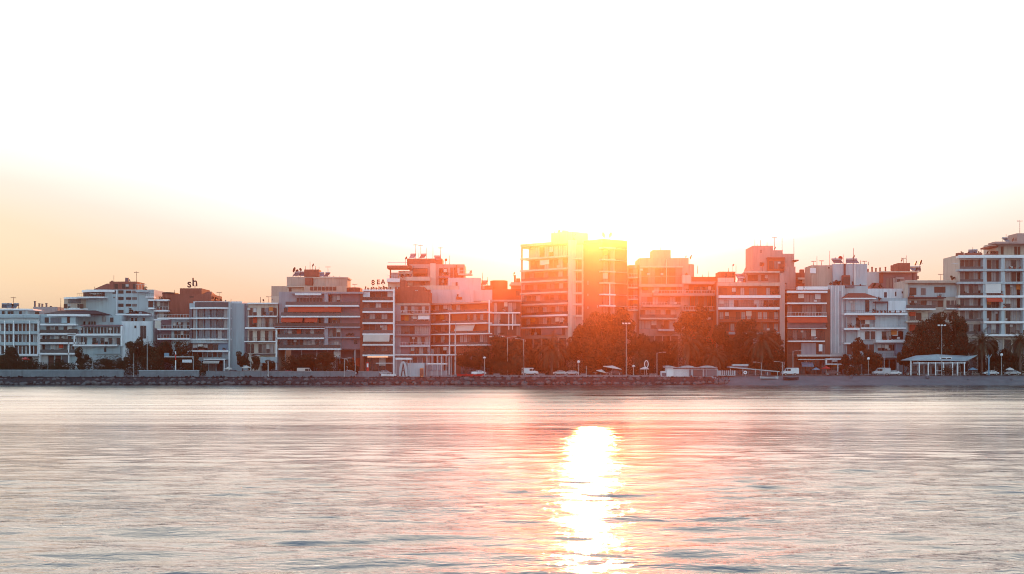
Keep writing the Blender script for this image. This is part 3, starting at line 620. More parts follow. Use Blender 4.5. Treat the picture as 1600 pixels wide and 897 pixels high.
# white house with tile roof
b = Bld('white house with tiled hut', 'white five storey house with long slabs and a small terracotta roofed penthouse', 1318, 1427, FR)
b.body(1322, 1418, 466, None, 2, 13, AQUA, .3); b.body(1356, 1415, 451, 468, 5, 10, WHITE, .4); b.hip(1321, 1367, 465.5, 457, 1, 8, TILE, .25, .6); b.slab(1319, 1368, 465.5, 1.8, .6, 2, WHITE2, name='eaves')
b.win(1381.5, 1385.5, 457, 465, 5, 'g'); b.win(1398.5, 1400.3, 455.5, 463, 5, 'g'); b.win(1409, 1414, 455, 458.5, 5, 'g')
b.row(1322, 1366, 469, 487, '_c__g_', 2.0, .2); b.box(1367, 1387, 471, 473, 0, 3, SLATE, 'pergola'); b.fin(1367.3, 1368.2, 472, 489, 0, .3, DMETAL); b.fin(1386.6, 1387.4, 472, 489, 0, .3, DMETAL)
b.box(1388, 1416, 470, 488, 1.6, 2, WHITE, 'panel')
b.slab(1317.5, 1416, 489.3, 3.2, 1.3, 2, WHITE2, 'bar', .8); b.row(1323, 1366, 496, 512, 'c_ggr_', 2.0, .1); b.box(1367, 1403, 493, 511, 1.0, 1.9, PALE, 'blind_wall'); b.awn(1340, 1366, 493, 500, 0, 1.5, RUST)
b.slab(1317.8, 1342, 512.5, 3.2, 1.3, 2, WHITE2); b.slab(1344, 1414, 511.8, 2.4, 1.3, 2, WHITE2, 'wbar', 1.0)
b.box(1340, 1412, 515, 531, 1.4, 1.95, WHITE, 'painted_wall'); b.row(1342, 1412, 517.5, 530.5, '_gg_g_gg', 1.4, .2); b.row(1384, 1410, 517, 530, 'cgg', 1.38, .05)
b.slab(1367, 1414.5, 531.5, 3.8, 1.3, 2, WHITE2); b.slab(1318, 1329, 535.5, 2.4, 1.0, 2, WHITE2); b.row(1371, 1400, 539, 548, 'rcrrg', 2.0, .1); b.box(1400, 1411, 535, 554, 0, 2, BLUEP, 'glazed_corner')
b.slab(1371, 1406, 557, 1.8, 1.5, 2, PALE, 'bar'); b.fin(1402.5, 1404, 559, None, -1.4, -1.1); b.row(1325, 1400, 562, 584, 'gdggcgg', 2.0, .1); b.row(1323, 1366, 538, 554, 'rg_gr', 2.0, .1)
# mauve rear block
b = Bld('mauve rear block', 'mauve rear block with a brick red lift house and a curved east end', 1352, 1442, 442)
b.body(1356, 1425, 424.5, None, 2, 12, MAUVE, .4, parm=CREAM); b.curved(1422, 1437, 425, None, 2, 2.5, 11, MAUVE); b.body(1403.5, 1422, 411, 426, 4, 6, BRICK, .3)
b.slab(1375, 1436, 424, 1.6, .4, 2, CREAM, name='cornice'); b.box(1354, 1374, 426, 452, 1.5, 2, PALE, 'panel'); b.box(1374, 1380, 426, 442, 1.3, 1.95, BRICK, 'panel')
b.row(1384, 1400, 434, 450, 'ddc', 2.0, .1); b.box(1400, 1413, 433, 450, 1.4, 1.95, GREY, 'panel'); b.row(1401, 1412, 436, 449, 'gd', 1.4, .1); b.row(1428, 1436, 431, 436, 'd', 2.4); b.hip(1360, 1383, 451, 441, -6, 6, BRICK, .3, 0)
b.box(1355.5, 1357.5, 420, 426, 3, 3.8, BRICK, 'chimney'); b.box(1393, 1397, 414.5, 425, 3, 4.2, BRICK, 'chimney')
# white house with open balconies
b = Bld('pale corner house', 'pale three storey house with brown windows, standing behind the big dark trees', 1413, 1500, FR+2)
b.body(1415, 1500, 438, None, 2, 13, CREAM, .3); b.slab(1413, 1500, 438.8, 3.4, .6, 2, BEIGE, name='cornice'); b.fin(1413.5, 1418.5, 442, 484, .2, 2, CREAM)
b.box(1419, 1498, 446, 464, 1.7, 2, PALE, 'painted_wall'); b.win(1421, 1432, 449.5, 461, 1.7, 'r'); b.win(1439, 1446, 450, 461, 1.7, 'd'); b.win(1460, 1469, 448.5, 457.5, 1.7, 'r'); b.win(1469, 1477, 448.5, 457.5, 1.7, 'r')
b.slab(1419, 1477, 464.5, 1.6, .8, 2, SLATE); b.row(1421, 1474, 469, 480, 'rdrcdr', 2.0, .1); b.slab(1414, 1460, 482.2, 2.4, 1.3, 2, WHITE2, 'glass'); b.slab(1477, 1500, 481.5, 2.2, 1.3, 2, WHITE2, 'glass')
b.row(1478, 1498, 469, 480, 'gdd', 2.0); b.row(1421, 1498, 488, 500, 'dr_cd_dr', 2.0); b.slab(1414, 1500, 502, 2, 1, 2, CREAM, 'bar'); b.row(1421, 1498, 508, 522, 'dr_cd_dr', 2.0)
b.row(1421, 1498, 545, 580, 'gggggg', 2.0); b.slab(1415, 1500, 524, 2, 1, 2, CREAM)
# big banded building at the east end
b = Bld('large east end building', 'large pale building with continuous balcony bands and columns at the far right', 1497, 1625, FR)
b.body(1498, 1624, 398, None, 1.8, 15, CREAM, .3); b.slab(1496.5, 1624, 399, 4.2, .8, 1.8, WHITE2, name='cornice')
LN = [402, 420.5, 440.5, 461.8, 481.5, 502, 522]
for i, py in enumerate(LN[1:]): b.slab(1496 if i < 4 else 1535, 1624, py, 3.4, .9, 1.8, WHITE2 if i > 1 else PALE, None)
sp = [('rrrdr', 'rdr', 'cgcrrr'), ('drdcr', 'rcd', 'crgrcd'), ('gcgdg', 'ccc', 'rcgrcc'), ('gdcdg', 'rrr', 'gcgdcg'), ('dcgdc', 'rcr', 'gcccgc'), ('ggcgg', 'bcb', 'gdcgcd')]
for i, (a_, c_) in enumerate(zip(LN, LN[1:])):
    b.row(1500, 1535, a_+4.5, c_-.4, sp[i][0], 1.8, .07); b.row(1542, 1563, a_+4.5, c_-.4, sp[i][1], 1.8, .1); b.row(1571, 1622, a_+4.5, c_-.4, sp[i][2], 1.8, .1)
    b.box(1500, 1536, c_-4, c_-.2, -.8, -.75, RAILG, 'railing')
for p0, p1 in ((1536, 1541.5), (1564.5, 1570), (1598, 1601)): b.fin(p0, p1, 402, 526, -.5, 1.8, PALE)
b.awn(1540, 1564, 465.5, 472, -.3, 1.4); b.box(1540, 1564, 443.5, 458, -.8, -.7, CANV, 'striped_blind')
b.row(1500, 1622, 530, 580, 'gdggcggdg', 1.8, .2)
b.body(1556, 1624, 379, 399, 5, 11, CREAM, .3); b.slab(1553, 1624, 378, 3, 1.0, 5, PINK, name='roof'); b.row(1558, 1600, 385, 398, '_r___rr_', 5.0, .2); b.body(1589, 1624, 364.5, 379, 7, 8, PINK, .3)
b.quad([(b.lx(1544, 5), 3.6), (b.lx(1557, 5), 3.6), (b.lx(1557, 5), 12), (b.lx(1544, 5), 12)], b.lz(387, 5), b.lz(384.6, 5), BRICK, 'canopy'); b.box(1549, 1560, 392, 399, 4, 5, BRICK, 'planter')
b.box(1497, 1506, 395, 399.5, -.3, 2, BRICK, 'planter'); b.box(1510, 1535, 395, 399, 1, 3, BRICK, 'pergola'); b.slab(1489, 1498, 411, 1, -.5, 1.5, METAL, name='bracket')
b.curved(1541, 1549, 397, 400, 3, .5, 3, BRICK, 'planter')
# ------------------------------------------------------------------ terrain and shore
def sheet(name, x0, x1, y0, y1, z, m, dz=0.0):
    bm = NB(); v = [bm.verts.new(p) for p in ((x0, y0, z), (x1, y0, z), (x1, y1, z+dz), (x0, y1, z+dz))]; bm.faces.new(v)
    return kind(mk(name, bm, m), 'structure')
XB = X(1095, 386)          # where the rock bank ends and the beach begins
sheet('ground', -900, 900, 391, 1500, G-.004, EARTH)
bm = NB(); abox(bm, -900, XB, 389.6, 391.0, 1.6, G-.002); kind(mk('promenade_step', bm, CONC), 'structure')
sheet('pavement', -900, XB, 389.6, 399.5, G+.004, PAVE); sheet('road', -900, 900, 399.8, 408, G, ASPH)
bm = NB(); abox(bm, -900, 900, 399.5, 399.8, G-.1, G+.13); abox(bm, -900, 900, 408, 408.3, G-.1, G+.13); kind(mk('kerb', bm, CONC), 'structure')
sheet('sidewalk', -900, 900, 408.3, 414, G+.1, PAVE)
bm = NB()
for i in range(90): abox(bm, -300+i*6.6, -297+i*6.6, 403.8, 403.95, G+.002, G+.006)
kind(mk('road_marking', bm, WHITE), 'structure')
# shore bank: one grid sloping from under the water to the promenade
def bank(name, x0, x1, prof, m, amp, nx):
    bm = NB(); rows = []
    for (y, z) in prof:
        rows.append([bm.verts.new((x0+(x1-x0)*i/nx, y + amp*noise.noise(Vector((i*.37, y, 3)))*1.5, z + amp*.5*noise.noise(Vector((i*.9, y*2, 1))))) for i in range(nx+1)])
    for a, c in zip(rows, rows[1:]):
        for i in range(nx): bm.faces.new((a[i], a[i+1], c[i+1], c[i]))
    return kind(mk(name, bm, m, smooth=True), 'structure')
bank('rock_embankment', -240, XB+3, [(376, -2), (380.5, -.2), (382, .7), (384, 1.7), (385.6, 2.1), (388.4, 2.2)], DROCK, .35, 300)
bank('beach', XB, 900, [(372, -1.6), (379, -.15), (381, .15), (384, .8), (387, 1.4), (389, 1.9), (391.3, G-.1), (393, G-.03)], SAND, .14, 420)
sheet('quay', -900, XB+3, 386.2, 389.6, 2.25, CONC, .06)
# sea wall in segments
def seawall(p0, p1, py, d, label):
    x0 = X(p0, d); x1 = X(p1, d); z1 = Z(py, d); t = empty('sea_wall', label, 'wall', (x0, d, 2.2)); h = z1-2.2
    bm = NB(); abox(bm, 0, x1-x0, 0, .5, 0, h-.15); mk('wall_face', bm, SEAWALL, t)
    bm = NB(); abox(bm, -.05, x1-x0+.05, -.08, .58, h-.15, h); mk('coping', bm, PALE if p0 < 300 else CONC, t)
    k = max(1, int((x1-x0)/9)); bm = NB()
    for i in range(1, k): abox(bm, (x1-x0)*i/k-.25, (x1-x0)*i/k+.25, -.12, 0, 0, h-.15)
    mk('buttress', bm, SEAWALL, t) if k > 1 else bm.free()
seawall(-14, 193, 577.8, 386.3, 'long grey sea wall below the dark hedge at the far left')
seawall(217, 311, 578.5, 386.3, 'grey sea wall segment in front of the thin white mast and the striped pole')
seawall(322, 417, 579.5, 386.3, 'low grey sea wall below the blue grey bay block')
seawall(418, 555, 580, 386.6, 'grey blue sea wall in front of the building with red awnings')
seawall(560, 592, 580, 387.5, 'short dark wall segment in front of the white banded block')
bm = NB()
t = empty('sea_wall_gate', 'dark barred opening between two sea wall segments left of the white mast', 'gate', (X(193, 386.5), 386.5, 2.2))
w = X(217, 386.5)-X(193, 386.5)
bm = NB(); abox(bm, 0, w, 0, .08, 1.7, 1.8); abox(bm, 0, w, 0, .08, .2, .3)
for i in range(12): abox(bm, w*i/11-.03, w*i/11+.03, .01, .07, .0, 1.7)
mk('bars', bm, DMETAL, t)
# boulders of the bank
def boulder_mesh(seed):
    bm = bmesh.new(); bmesh.ops.create_icosphere(bm, subdivisions=2, radius=1)
    rr = random.Random(seed)
    pl = [(Vector((rr.uniform(-1, 1), rr.uniform(-1, 1), rr.uniform(-1, 1))).normalized(), rr.uniform(.55, .85)) for _ in range(9)]
    for v in bm.verts:
        for n_, d_ in pl:
            k = v.co.dot(n_)
            if k > d_: v.co -= n_*(k-d_)
        v.co *= 1 + .1*noise.noise(v.co*2 + Vector((seed, 0, 0)))
    me = bpy.data.meshes.new('boulder'); bm.to_mesh(me); bm.free(); me.materials.append(ROCK); return me
BM_ = [boulder_mesh(i) for i in range(8)]
NB_ = 0
segs = [(0, 240, 'dark boulder in the rock bank at the water below the left sea wall'), (240, 430, 'dark boulder at the water below the blue grey bay block'),
        (430, 620, 'dark boulder at the water in front of the building with red awnings'), (620, 815, 'large pale boulder in the rock bank below the red panelled block'),
        (815, 1000, 'reddish boulder in the rock bank below the tallest tower'), (1000, 1150, 'boulder in the rock bank at the foot of the white beach kiosk')]
px = -4.0
while px < 1135 and NB_ < 292:
    for k in range(2):
        d = (381.6 if k == 0 else 384.4) + rng.uniform(-.5, .5)
        s = rng.uniform(.5, 1.0)*(1.15 if 600 < px < 900 else 1)
        z = (.35 if k == 0 else 1.35) + rng.uniform(-.15, .3)
        if px > 1095: z = .7
        o = inst('boulder', rng.choice(BM_), None, (X(px+rng.uniform(-3, 3), d), d, z), (rng.uniform(-.3, .3), rng.uniform(-.3, .3), rng.uniform(0, 6.3)), (s*1.15, s*.9, s*.72))
        lab = [q[2] for q in segs if px < q[1]] [0]
        tag(o, lab, 'rock', 'boulders of the rock bank: ' + lab[:60]); NB_ += 1
    px += 7.9
# small rubble between the boulders
bm = NB(); rr = random.Random(3)
for i in range(1500):
    px = rr.uniform(-10, 1140); d = rr.uniform(380.6, 386); z = (d-380.3)*.42 + .05; s = rr.uniform(.12, .38); x = X(px, d)
    vs = [bm.verts.new((x+s*rr.uniform(.6, 1.2)*a_, d+s*b_, z+s*rr.uniform(.5, 1)*c_)) for a_, b_, c_ in ((1, 0, 0), (0, 1, 0), (-1, 0, 0), (0, -1, 0), (0, 0, 1), (0, 0, -1))]
    for f in ((0, 1, 4), (1, 2, 4), (2, 3, 4), (3, 0, 4), (1, 0, 5), (2, 1, 5), (3, 2, 5), (0, 3, 5)): bm.faces.new([vs[j] for j in f])
kind(mk('rubble', bm, DROCK), 'stuff')

# ------------------------------------------------------------------ water
def make_water():
    def seq(parts):
        out = []
        for a, b_, st in parts: out += list(np.arange(a, b_, st))
        return np.array(out)
    xp = seq([(0, 30, .33), (30, 80, .7), (80, 170, 1.3), (170, 900, 25)]); xs = np.concatenate([-xp[:0:-1], xp, [900]])
    xs = np.concatenate([[-900], xs])
    ys = np.concatenate([seq([(-150, 10, 12), (10, 26, 1.0), (26, 60, .13), (60, 130, .24), (130, 230, .5), (230, 378, 1.0), (378, 390, 2.5)])])
    Xg, Yg = np.meshgrid(xs, ys)
    sx = np.gradient(xs)[None, :]; sy = np.gradient(ys)[:, None]
    H = np.zeros_like(Xg); r = np.random.RandomState(5)
    mod = 1 + .35*np.sin(Xg*.021+1.3)*np.sin(Yg*.033+.4) + .25*np.sin(Yg*.11+Xg*.017)
    for i in range(70):
        lam = 0.7*(7/0.7)**(r.rand()**1.3)
        th = r.normal(0.12, .36)
        kx = 2*np.pi/lam*np.sin(th); ky = 2*np.pi/lam*np.cos(th)
        slope = WSLOPE*(1 if lam < 2.5 else (2.5/lam)**.8)
        a = slope*lam/(2*np.pi)
        fade = np.clip((lam*abs(math.cos(th))/ (sy*abs(math.cos(th))+1e-6) - 3)/3, 0, 1)*np.clip((lam/(sx*abs(math.sin(th))+1e-6) - 3)/3, 0, 1)
        ph = kx*Xg+ky*Yg+r.rand()*6.28
        H += a*fade*(np.sin(ph) + .25*np.sin(2*ph+.6))
    H *= mod*(.8 + 1.9*np.exp(-np.maximum(Yg-25, 0)/35))
    H *= np.clip((385-Yg)/12, .25, 1)
    n, m_ = Xg.shape
    co = np.stack([Xg, Yg, H], -1).reshape(-1, 3).astype(np.float32)
    idx = np.arange(n*m_).reshape(n, m_)
    fc = np.stack([idx[:-1, :-1], idx[:-1, 1:], idx[1:, 1:], idx[1:, :-1]], -1).reshape(-1, 4)
    me = bpy.data.meshes.new('water')
    me.vertices.add(len(co)); me.vertices.foreach_set('co', co.ravel())
    me.loops.add(fc.size); me.loops.foreach_set('vertex_index', fc.ravel().astype(np.int32))
    me.polygons.add(len(fc)); me.polygons.foreach_set('loop_start', np.arange(0, fc.size, 4, dtype=np.int32)); me.polygons.foreach_set('loop_total', np.full(len(fc), 4, np.int32))
    me.polygons.foreach_set('use_smooth', np.ones(len(fc), bool)); me.update(); me.validate()
    o = bpy.data.objects.new('water', me); link(o); kind(o, 'structure')
    m = bpy.data.materials.new('sea_water'); nt, p = nodes_of(m); N = nt.nodes; L = nt.links
    p.inputs['Base Color'].default_value = (*WATER_COL, 1); p.inputs['Roughness'].default_value = WATER_ROUGH; p.inputs['IOR'].default_value = 1.333
    geo = N.new('ShaderNodeNewGeometry')
    def nz(sc, det, st):
        mp = N.new('ShaderNodeMapping'); mp.inputs['Scale'].default_value = st; mp.inputs['Rotation'].default_value = (0, 0, .2)
        L.new(geo.outputs['Position'], mp.inputs['Vector'])
        t = N.new('ShaderNodeTexNoise'); t.inputs['Scale'].default_value = sc; t.inputs['Detail'].default_value = det; t.inputs['Roughness'].default_value = .55
        L.new(mp.outputs['Vector'], t.inputs['Vector']); return t.outputs['Fac']
    def math_(op, a, b_=None, cl=False):
        t = N.new('ShaderNodeMath'); t.operation = op; t.use_clamp = cl
        for i, v in enumerate((a, b_)):
            if v is None: continue
            if isinstance(v, (int, float)): t.inputs[i].default_value = v
            else: L.new(v, t.inputs[i])
        return t.outputs[0]
    band = nz(1.0, 3.0, (.004, .03, 1)); bandr = N.new('ShaderNodeMapRange'); L.new(band, bandr.inputs['Value'])
    bandr.inputs['From Min'].default_value = .38; bandr.inputs['From Max'].default_value = .6; bandr.inputs['To Min'].default_value = .35; bandr.inputs['To Max'].default_value = 1.15
    # a patch of wind-ruffled water close to the eastern shore
    sep = N.new('ShaderNodeSeparateXYZ'); L.new(geo.outputs['Position'], sep.inputs[0])
    px_ = math_('MULTIPLY', math_('SUBTRACT', sep.outputs['X'], 2.0), .03, True)
    py_ = math_('MULTIPLY', math_('MULTIPLY', math_('SUBTRACT', sep.outputs['Y'], 190.0), .04, True), math_('MULTIPLY', math_('SUBTRACT', 335.0, sep.outputs['Y']), .04, True))
    ruff = math_('MULTIPLY', px_, py_)
    amp = math_('ADD', bandr.outputs[0], math_('MULTIPLY', ruff, 1.0))
    far = N.new('ShaderNodeMapRange'); L.new(sep.outputs['Y'], far.inputs['Value']); far.inputs['From Min'].default_value = 40; far.inputs['From Max'].default_value = 105; far.inputs['To Min'].default_value = 1.0; far.inputs['To Max'].default_value = .38
    amp = math_('MULTIPLY', amp, far.outputs[0])
    rg = N.new('ShaderNodeMapRange'); L.new(sep.outputs['Y'], rg.inputs['Value']); rg.inputs['From Min'].default_value = 40; rg.inputs['From Max'].default_value = 165; rg.inputs['To Min'].default_value = WATER_ROUGH; rg.inputs['To Max'].default_value = .29; pass
    a1 = nz(1.6, 3.0, (.38, 1.0, 1)); a2 = nz(4.5, 3.0, (.42, 1.0, 1))
    h = math_('ADD', math_('MULTIPLY', a1, .11), math_('MULTIPLY', a2, .075))
    h = math_('MULTIPLY', h, amp)
    b = N.new('ShaderNodeBump'); b.inputs['Strength'].default_value = 1.0; b.inputs['Distance'].default_value = WATER_BUMP
    L.new(h, b.inputs['Height'])
    streak = nz(1.0, 5.0, (.05, .22, 1)); sr = N.new('ShaderNodeMapRange'); L.new(streak, sr.inputs['Value']); sr.inputs['From Min'].default_value = .47; sr.inputs['From Max'].default_value = .56
    dk = math_('MULTIPLY', ruff, sr.outputs[0])
    fine = nz(1.0, 4.0, (.02, .15, 1)); fr_ = N.new('ShaderNodeMapRange'); L.new(fine, fr_.inputs['Value']); fr_.inputs['From Min'].default_value = .35; fr_.inputs['From Max'].default_value = .65; fr_.inputs['To Min'].default_value = .8; fr_.inputs['To Max'].default_value = 1.15
    rough_ = math_('MULTIPLY', math_('MULTIPLY', rg.outputs[0], fr_.outputs[0]), math_('SUBTRACT', 1.0, math_('MULTIPLY', dk, .55)))
    gl = N.new('ShaderNodeBsdfGlossy'); gl.distribution = 'BECKMANN'; L.new(rough_, gl.inputs['Roughness']); L.new(b.outputs['Normal'], gl.inputs['Normal']); gl.inputs['Color'].default_value = (1, .98, .94, 1)  # warm tint put into the reflection colour to offset the haze's pink cast
    df = N.new('ShaderNodeBsdfDiffuse'); df.inputs['Color'].default_value = (*WATER_COL, 1)
    fr = N.new('ShaderNodeFresnel'); fr.inputs['IOR'].default_value = 1.333; L.new(b.outputs['Normal'], fr.inputs['Normal'])
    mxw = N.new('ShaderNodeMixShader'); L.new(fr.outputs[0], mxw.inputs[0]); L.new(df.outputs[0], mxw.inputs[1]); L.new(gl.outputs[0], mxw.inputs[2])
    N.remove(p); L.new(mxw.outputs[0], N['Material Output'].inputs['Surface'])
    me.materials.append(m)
    return o
WATER_COL = (.14, .15, .17); WATER_ROUGH = .09; WATER_BUMP = .8; WSLOPE = .0065; RUFF_Y = 345.0
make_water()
# ------------------------------------------------------------------ trees
def crown_mesh(seed, rx, rz, n, m, leaf=.46, blobs=14):
    r = np.random.RandomState(seed); B = []
    for i in range(blobs):
        a = r.rand()*6.28; rad = (r.rand()**.5)*.74; h = r.uniform(-.65, .74)
        rad *= math.sqrt(max(.1, 1-h*h))
        B.append((rx*rad*math.cos(a), rx*rad*math.sin(a), rz*h, r.uniform(.22, .42)*rx, r.uniform(.2, .38)*rz*1.1))
    vs = []; fs = []
    per = n//blobs
    for (bx, by, bz, br, bh) in B:
        u = r.normal(size=(per, 3)); u /= np.linalg.norm(u, axis=1)[:, None]
        k = (.45+.6*r.rand(per)**.5)[:, None]
        P = u*k*np.array([br, br, bh]) + np.array([bx, by, bz])
        for p in P:
            s = leaf*r.uniform(.5, 1.15); a = r.normal(size=3); a /= np.linalg.norm(a); c = np.cross(a, r.normal(size=3)); c /= np.linalg.norm(c)
            i = len(vs); vs += [p-a*s*.5, p+c*s*.3, p+a*s*.55, p-c*s*.3]; fs.append((i, i+1, i+2, i+3))
    # sprays that break the outline
    me = bpy.data.meshes.new('crown'); me.from_pydata([tuple(v) for v in vs], [], fs); me.materials.append(m); me.update(); return me
def trunk_mesh(seed, h, rx, rz):
    r = random.Random(seed); bm = NB(); top = Vector((r.uniform(-.3, .3), r.uniform(-.2, .2), h*.55))
    atube(bm, (0, 0, 0), top, .32, .2, 8)
    for i in range(6):
        a = i*1.05 + r.uniform(-.3, .3); e = Vector((math.cos(a)*rx*.5, math.sin(a)*rx*.5, h*r.uniform(.72, .95))); md = (top+e)/2 + Vector((0, 0, -.4))
        atube(bm, top, md, .17, .11, 6); atube(bm, md, e, .11, .04, 5)
    me = bpy.data.meshes.new('trunk'); bm.to_mesh(me); bm.free(); me.materials.append(BARK); return me
CR = [(crown_mesh(i, 4.0, 3.2, 5200, LEAF if i % 2 else LEAF2), trunk_mesh(i, 6.0, 4.0, 3.2)) for i in range(6)]
TI = 0
def tree(px, top, w, d, label, group='trees along the waterfront road', nm='broadleaf_tree'):
    global TI
    s = d/F; x = X(px, d); H = Z(top, d)-G; W = w*s; cr, tr = CR[TI % 6]; TI += 1
    t = empty(nm, label, 'tree', (x, d, G), rng.uniform(0, 6.28), group)
    ch = min(H*.86, W*1.25); cz = H - ch/2
    sx = W/8.6; sz = ch/6.9
    inst('crown', cr, t, (0, 0, cz), (0, 0, 0), (sx, sx, sz))
    inst('trunk', tr, t, (0, 0, -.05), (0, 0, 0), (sx, sx, cz/4.6))
TREES = [
 (14, 540, 34, 406, 'tall dark tree in front of the white block windows near the left edge'),
 (94, 560, 30, 405, 'low dark tree between the café parasols and the bowed balcony house'),
 (228, 534, 36, 408, 'dark tree directly behind the white mast'),
 (420, 560, 26, 405, 'low dark tree at the right foot of the cream balcony house'),
 (458, 556, 34, 406, 'low dark tree at the left column of the grey building'),
 (6, 553, 40, 404, 'dark rounded tree at the very left edge in front of the white block'),
 (32, 563, 36, 405, 'low dark tree beside the red café parasol'),
 (128, 541, 34, 404, 'dark round tree under the left end of the ribbon window block'),
 (165, 558, 40, 405, 'low dark tree under the middle of the ribbon window block'),
 (192, 555, 24, 404, 'small dark tree at the base of the white wall, west of the white mast'),
 (213, 526, 36, 406, 'tall narrow dark tree just behind the thin white mast'),
 (238, 540, 40, 404, 'dark tree just east of the white mast'),
 (256, 531, 34, 407, 'dark tree beneath the brick hotel balconies'),
 (280, 533, 38, 405, 'wide dark tree behind the red and white striped pole'),
 (300, 550, 34, 404, 'small dark tree left of the white framed shop front'),
 (379, 546, 26, 406, 'small round dark tree against the pale blank flank'),
 (398, 553, 26, 405, 'dark bush like tree in front of the cream balcony house'),
 (478, 552, 40, 408, 'dark spreading tree between the columns of the grey building'),
 (506, 548, 44, 407, 'larger dark tree under the column of the grey building'),
 (545, 560, 36, 407, 'low dark tree below the mauve side of the grey building'),
 (648, 566, 20, 406, 'small tree behind the white arched tent'),
 (728, 546, 42, 404, 'dark tree behind the red beached boat'),
 (752, 540, 46, 405, 'broad dark tree behind the short white lamp'),
 (780, 522, 44, 406, 'tall reddish dark tree below the curtained block'),
 (806, 524, 42, 405, 'tall dark tree at the left foot of the tallest tower'),
 (790, 548, 46, 403, 'low dark tree beside the white van'),
 (838, 540, 36, 406, 'dark tree behind the palm at the foot of the tower'),
 (893, 522, 40, 406, 'dark tree to the right of the palm by the tower'),
 (915, 497, 52, 407, 'tall tree covering the lower brown wall of the tower'),
 (943, 484, 54, 408, 'tallest tree in front of the tower, glowing orange red'),
 (972, 478, 52, 407, 'tall tree between the tower and the stepped glazed block'),
 (925, 532, 50, 404, 'low tree behind the sloping white parasol'),
 (960, 524, 56, 405, 'wide low tree in front of the tallest trees by the tower'),
 (992, 512, 44, 405, 'tree immediately right of the tall mast with three lamps'),
 (1014, 524, 40, 404, 'low tree below the balconies of the stepped glazed block'),
 (1042, 530, 42, 405, 'low dark tree left of the palm behind the kiosk'),
 (1068, 484, 38, 408, 'tall dark tree under the long pink balcony'),
 (1092, 474, 46, 407, 'tallest dark tree right of the stepped glazed block'),
 (1098, 520, 52, 405, 'broad dark tree behind the beach kiosk'),
 (1128, 500, 40, 407, 'tree rising in front of the left end of the red block'),
 (1150, 520, 46, 405, 'dark tree in front of the middle windows of the red block'),
 (1165, 496, 40, 408, 'upper tree covering the centre of the red block'),
 (1208, 512, 36, 406, 'dark tree at the right end of the red block'),
 (1140, 543, 52, 404, 'low wide tree behind the long beach canopy'),
 (1180, 545, 50, 403, 'low dark tree behind the right end of the beach canopy'),
 (1214, 545, 34, 404, 'low dark tree beside the parked white van'),
 (1342, 527, 44, 405, 'round very dark tree in front of the white house with the tiled hut'),
 (1362, 548, 34, 404, 'smaller dark tree behind the pale parked cars'),
 (1322, 552, 24, 406, 'small dark tree at the foot of the ribbed stair tower'),
 (1428, 514, 42, 405, 'dark tree at the left end of the open pavilion'),
 (1446, 494, 44, 407, 'tall dark tree hiding the pale corner house on its left'),
 (1470, 482, 42, 408, 'tallest dark tree behind the pavilion roof'),
 (1494, 486, 48, 407, 'tall brownish tree between the corner house and the large end building'),
 (1462, 520, 62, 404, 'broad dark tree directly behind the pavilion'),
 (1504, 516, 46, 404, 'dark tree left of the palm by the pavilion'),
 (1560, 530, 40, 406, 'dark tree between the two palms at the right'),
 (1582, 548, 40, 404, 'low dark tree at the far right edge'),
 (1412, 545, 26, 405, 'small dark tree between the parked cars and the pavilion'),
]
for t_ in TREES: tree(*t_)
def palm_crown(seed, nf=46):
    r = random.Random(seed); vs = []; fs = []
    def tri(a, b_, c): i = len(vs); vs.extend([a, b_, c]); fs.append((i, i+1, i+2))
    for i in range(nf):
        a = i*2.399 + r.uniform(-.15, .15); t = i/nf; el = 1.35 - 1.9*t + r.uniform(-.1, .1); Lf = 4.6*r.uniform(.85, 1.05)
        d0 = Vector((math.cos(a)*math.cos(el), math.sin(a)*math.cos(el), math.sin(el))); p = Vector((0, 0, 0)); dirv = d0.copy(); st = Lf/12; side = Vector((-math.sin(a), math.cos(a), 0)); pts = [p.copy()]
        for k in range(12):
            dirv = (dirv + Vector((0, 0, -.125 - .01*k))).normalized(); p = p + dirv*st; pts.append(p.copy())
        for k in range(12):
            w = .05*(1-k/13)
            i0 = len(vs); vs.extend([pts[k]-side*w, pts[k]+side*w, pts[k+1]+side*w*.8, pts[k+1]-side*w*.8]); fs.append((i0, i0+1, i0+2, i0+3))
            if k < 1: continue
            ll = .85*math.sin(math.pi*min(1, (k+1)/13))**.6
            f = (pts[k+1]-pts[k]).normalized() if k < 12 else dirv
            for q in (0, .33, .66):
                b0 = pts[k].lerp(pts[k+1], q)
                for sg in (-1, 1):
                    e = b0 + (side*sg*.75 + f*.45 + Vector((0, 0, -.38+r.uniform(-.12, .12)))).normalized()*ll
                    tri(b0 - f*.045, b0 + f*.045, e)
    me = bpy.data.meshes.new('crown'); me.from_pydata([tuple(v) for v in vs], [], fs); me.materials.append(PALML); me.update(); return me
def palm_trunk():
    bm = NB(); prof = []; 
    for i in range(15):
        z = i/14; prof.append((.36 - .08*z + (.03 if i % 2 else 0) + (.18 if z > .88 else 0), z))
    alathe(bm, prof, n=12); me = bpy.data.meshes.new('trunk'); bm.to_mesh(me); bm.free(); me.materials.append(BARK); return me
PC = [palm_crown(1), palm_crown(2), palm_crown(3)]; PT = palm_trunk()
def palm(px, cy, r_, d, label, k=0):
    x = X(px, d); z = Z(cy, d)-G; s = r_*d/F/4.3
    t = empty('palm_tree', label, 'palm tree', (x, d, G), rng.uniform(0, 6), 'palm trees in the waterfront gardens')
    inst('crown', PC[k % 3], t, (0, 0, z), (0, 0, 0), (s, s, s)); inst('trunk', PT, t, (0, 0, -.05), (0, 0, 0), (1, 1, z+.05))
palm(862, 546, 36, 398, 'large palm with drooping fronds at the foot of the tallest tower', 0)
palm(1074, 535, 34, 398, 'large palm right behind the white beach kiosk', 1)
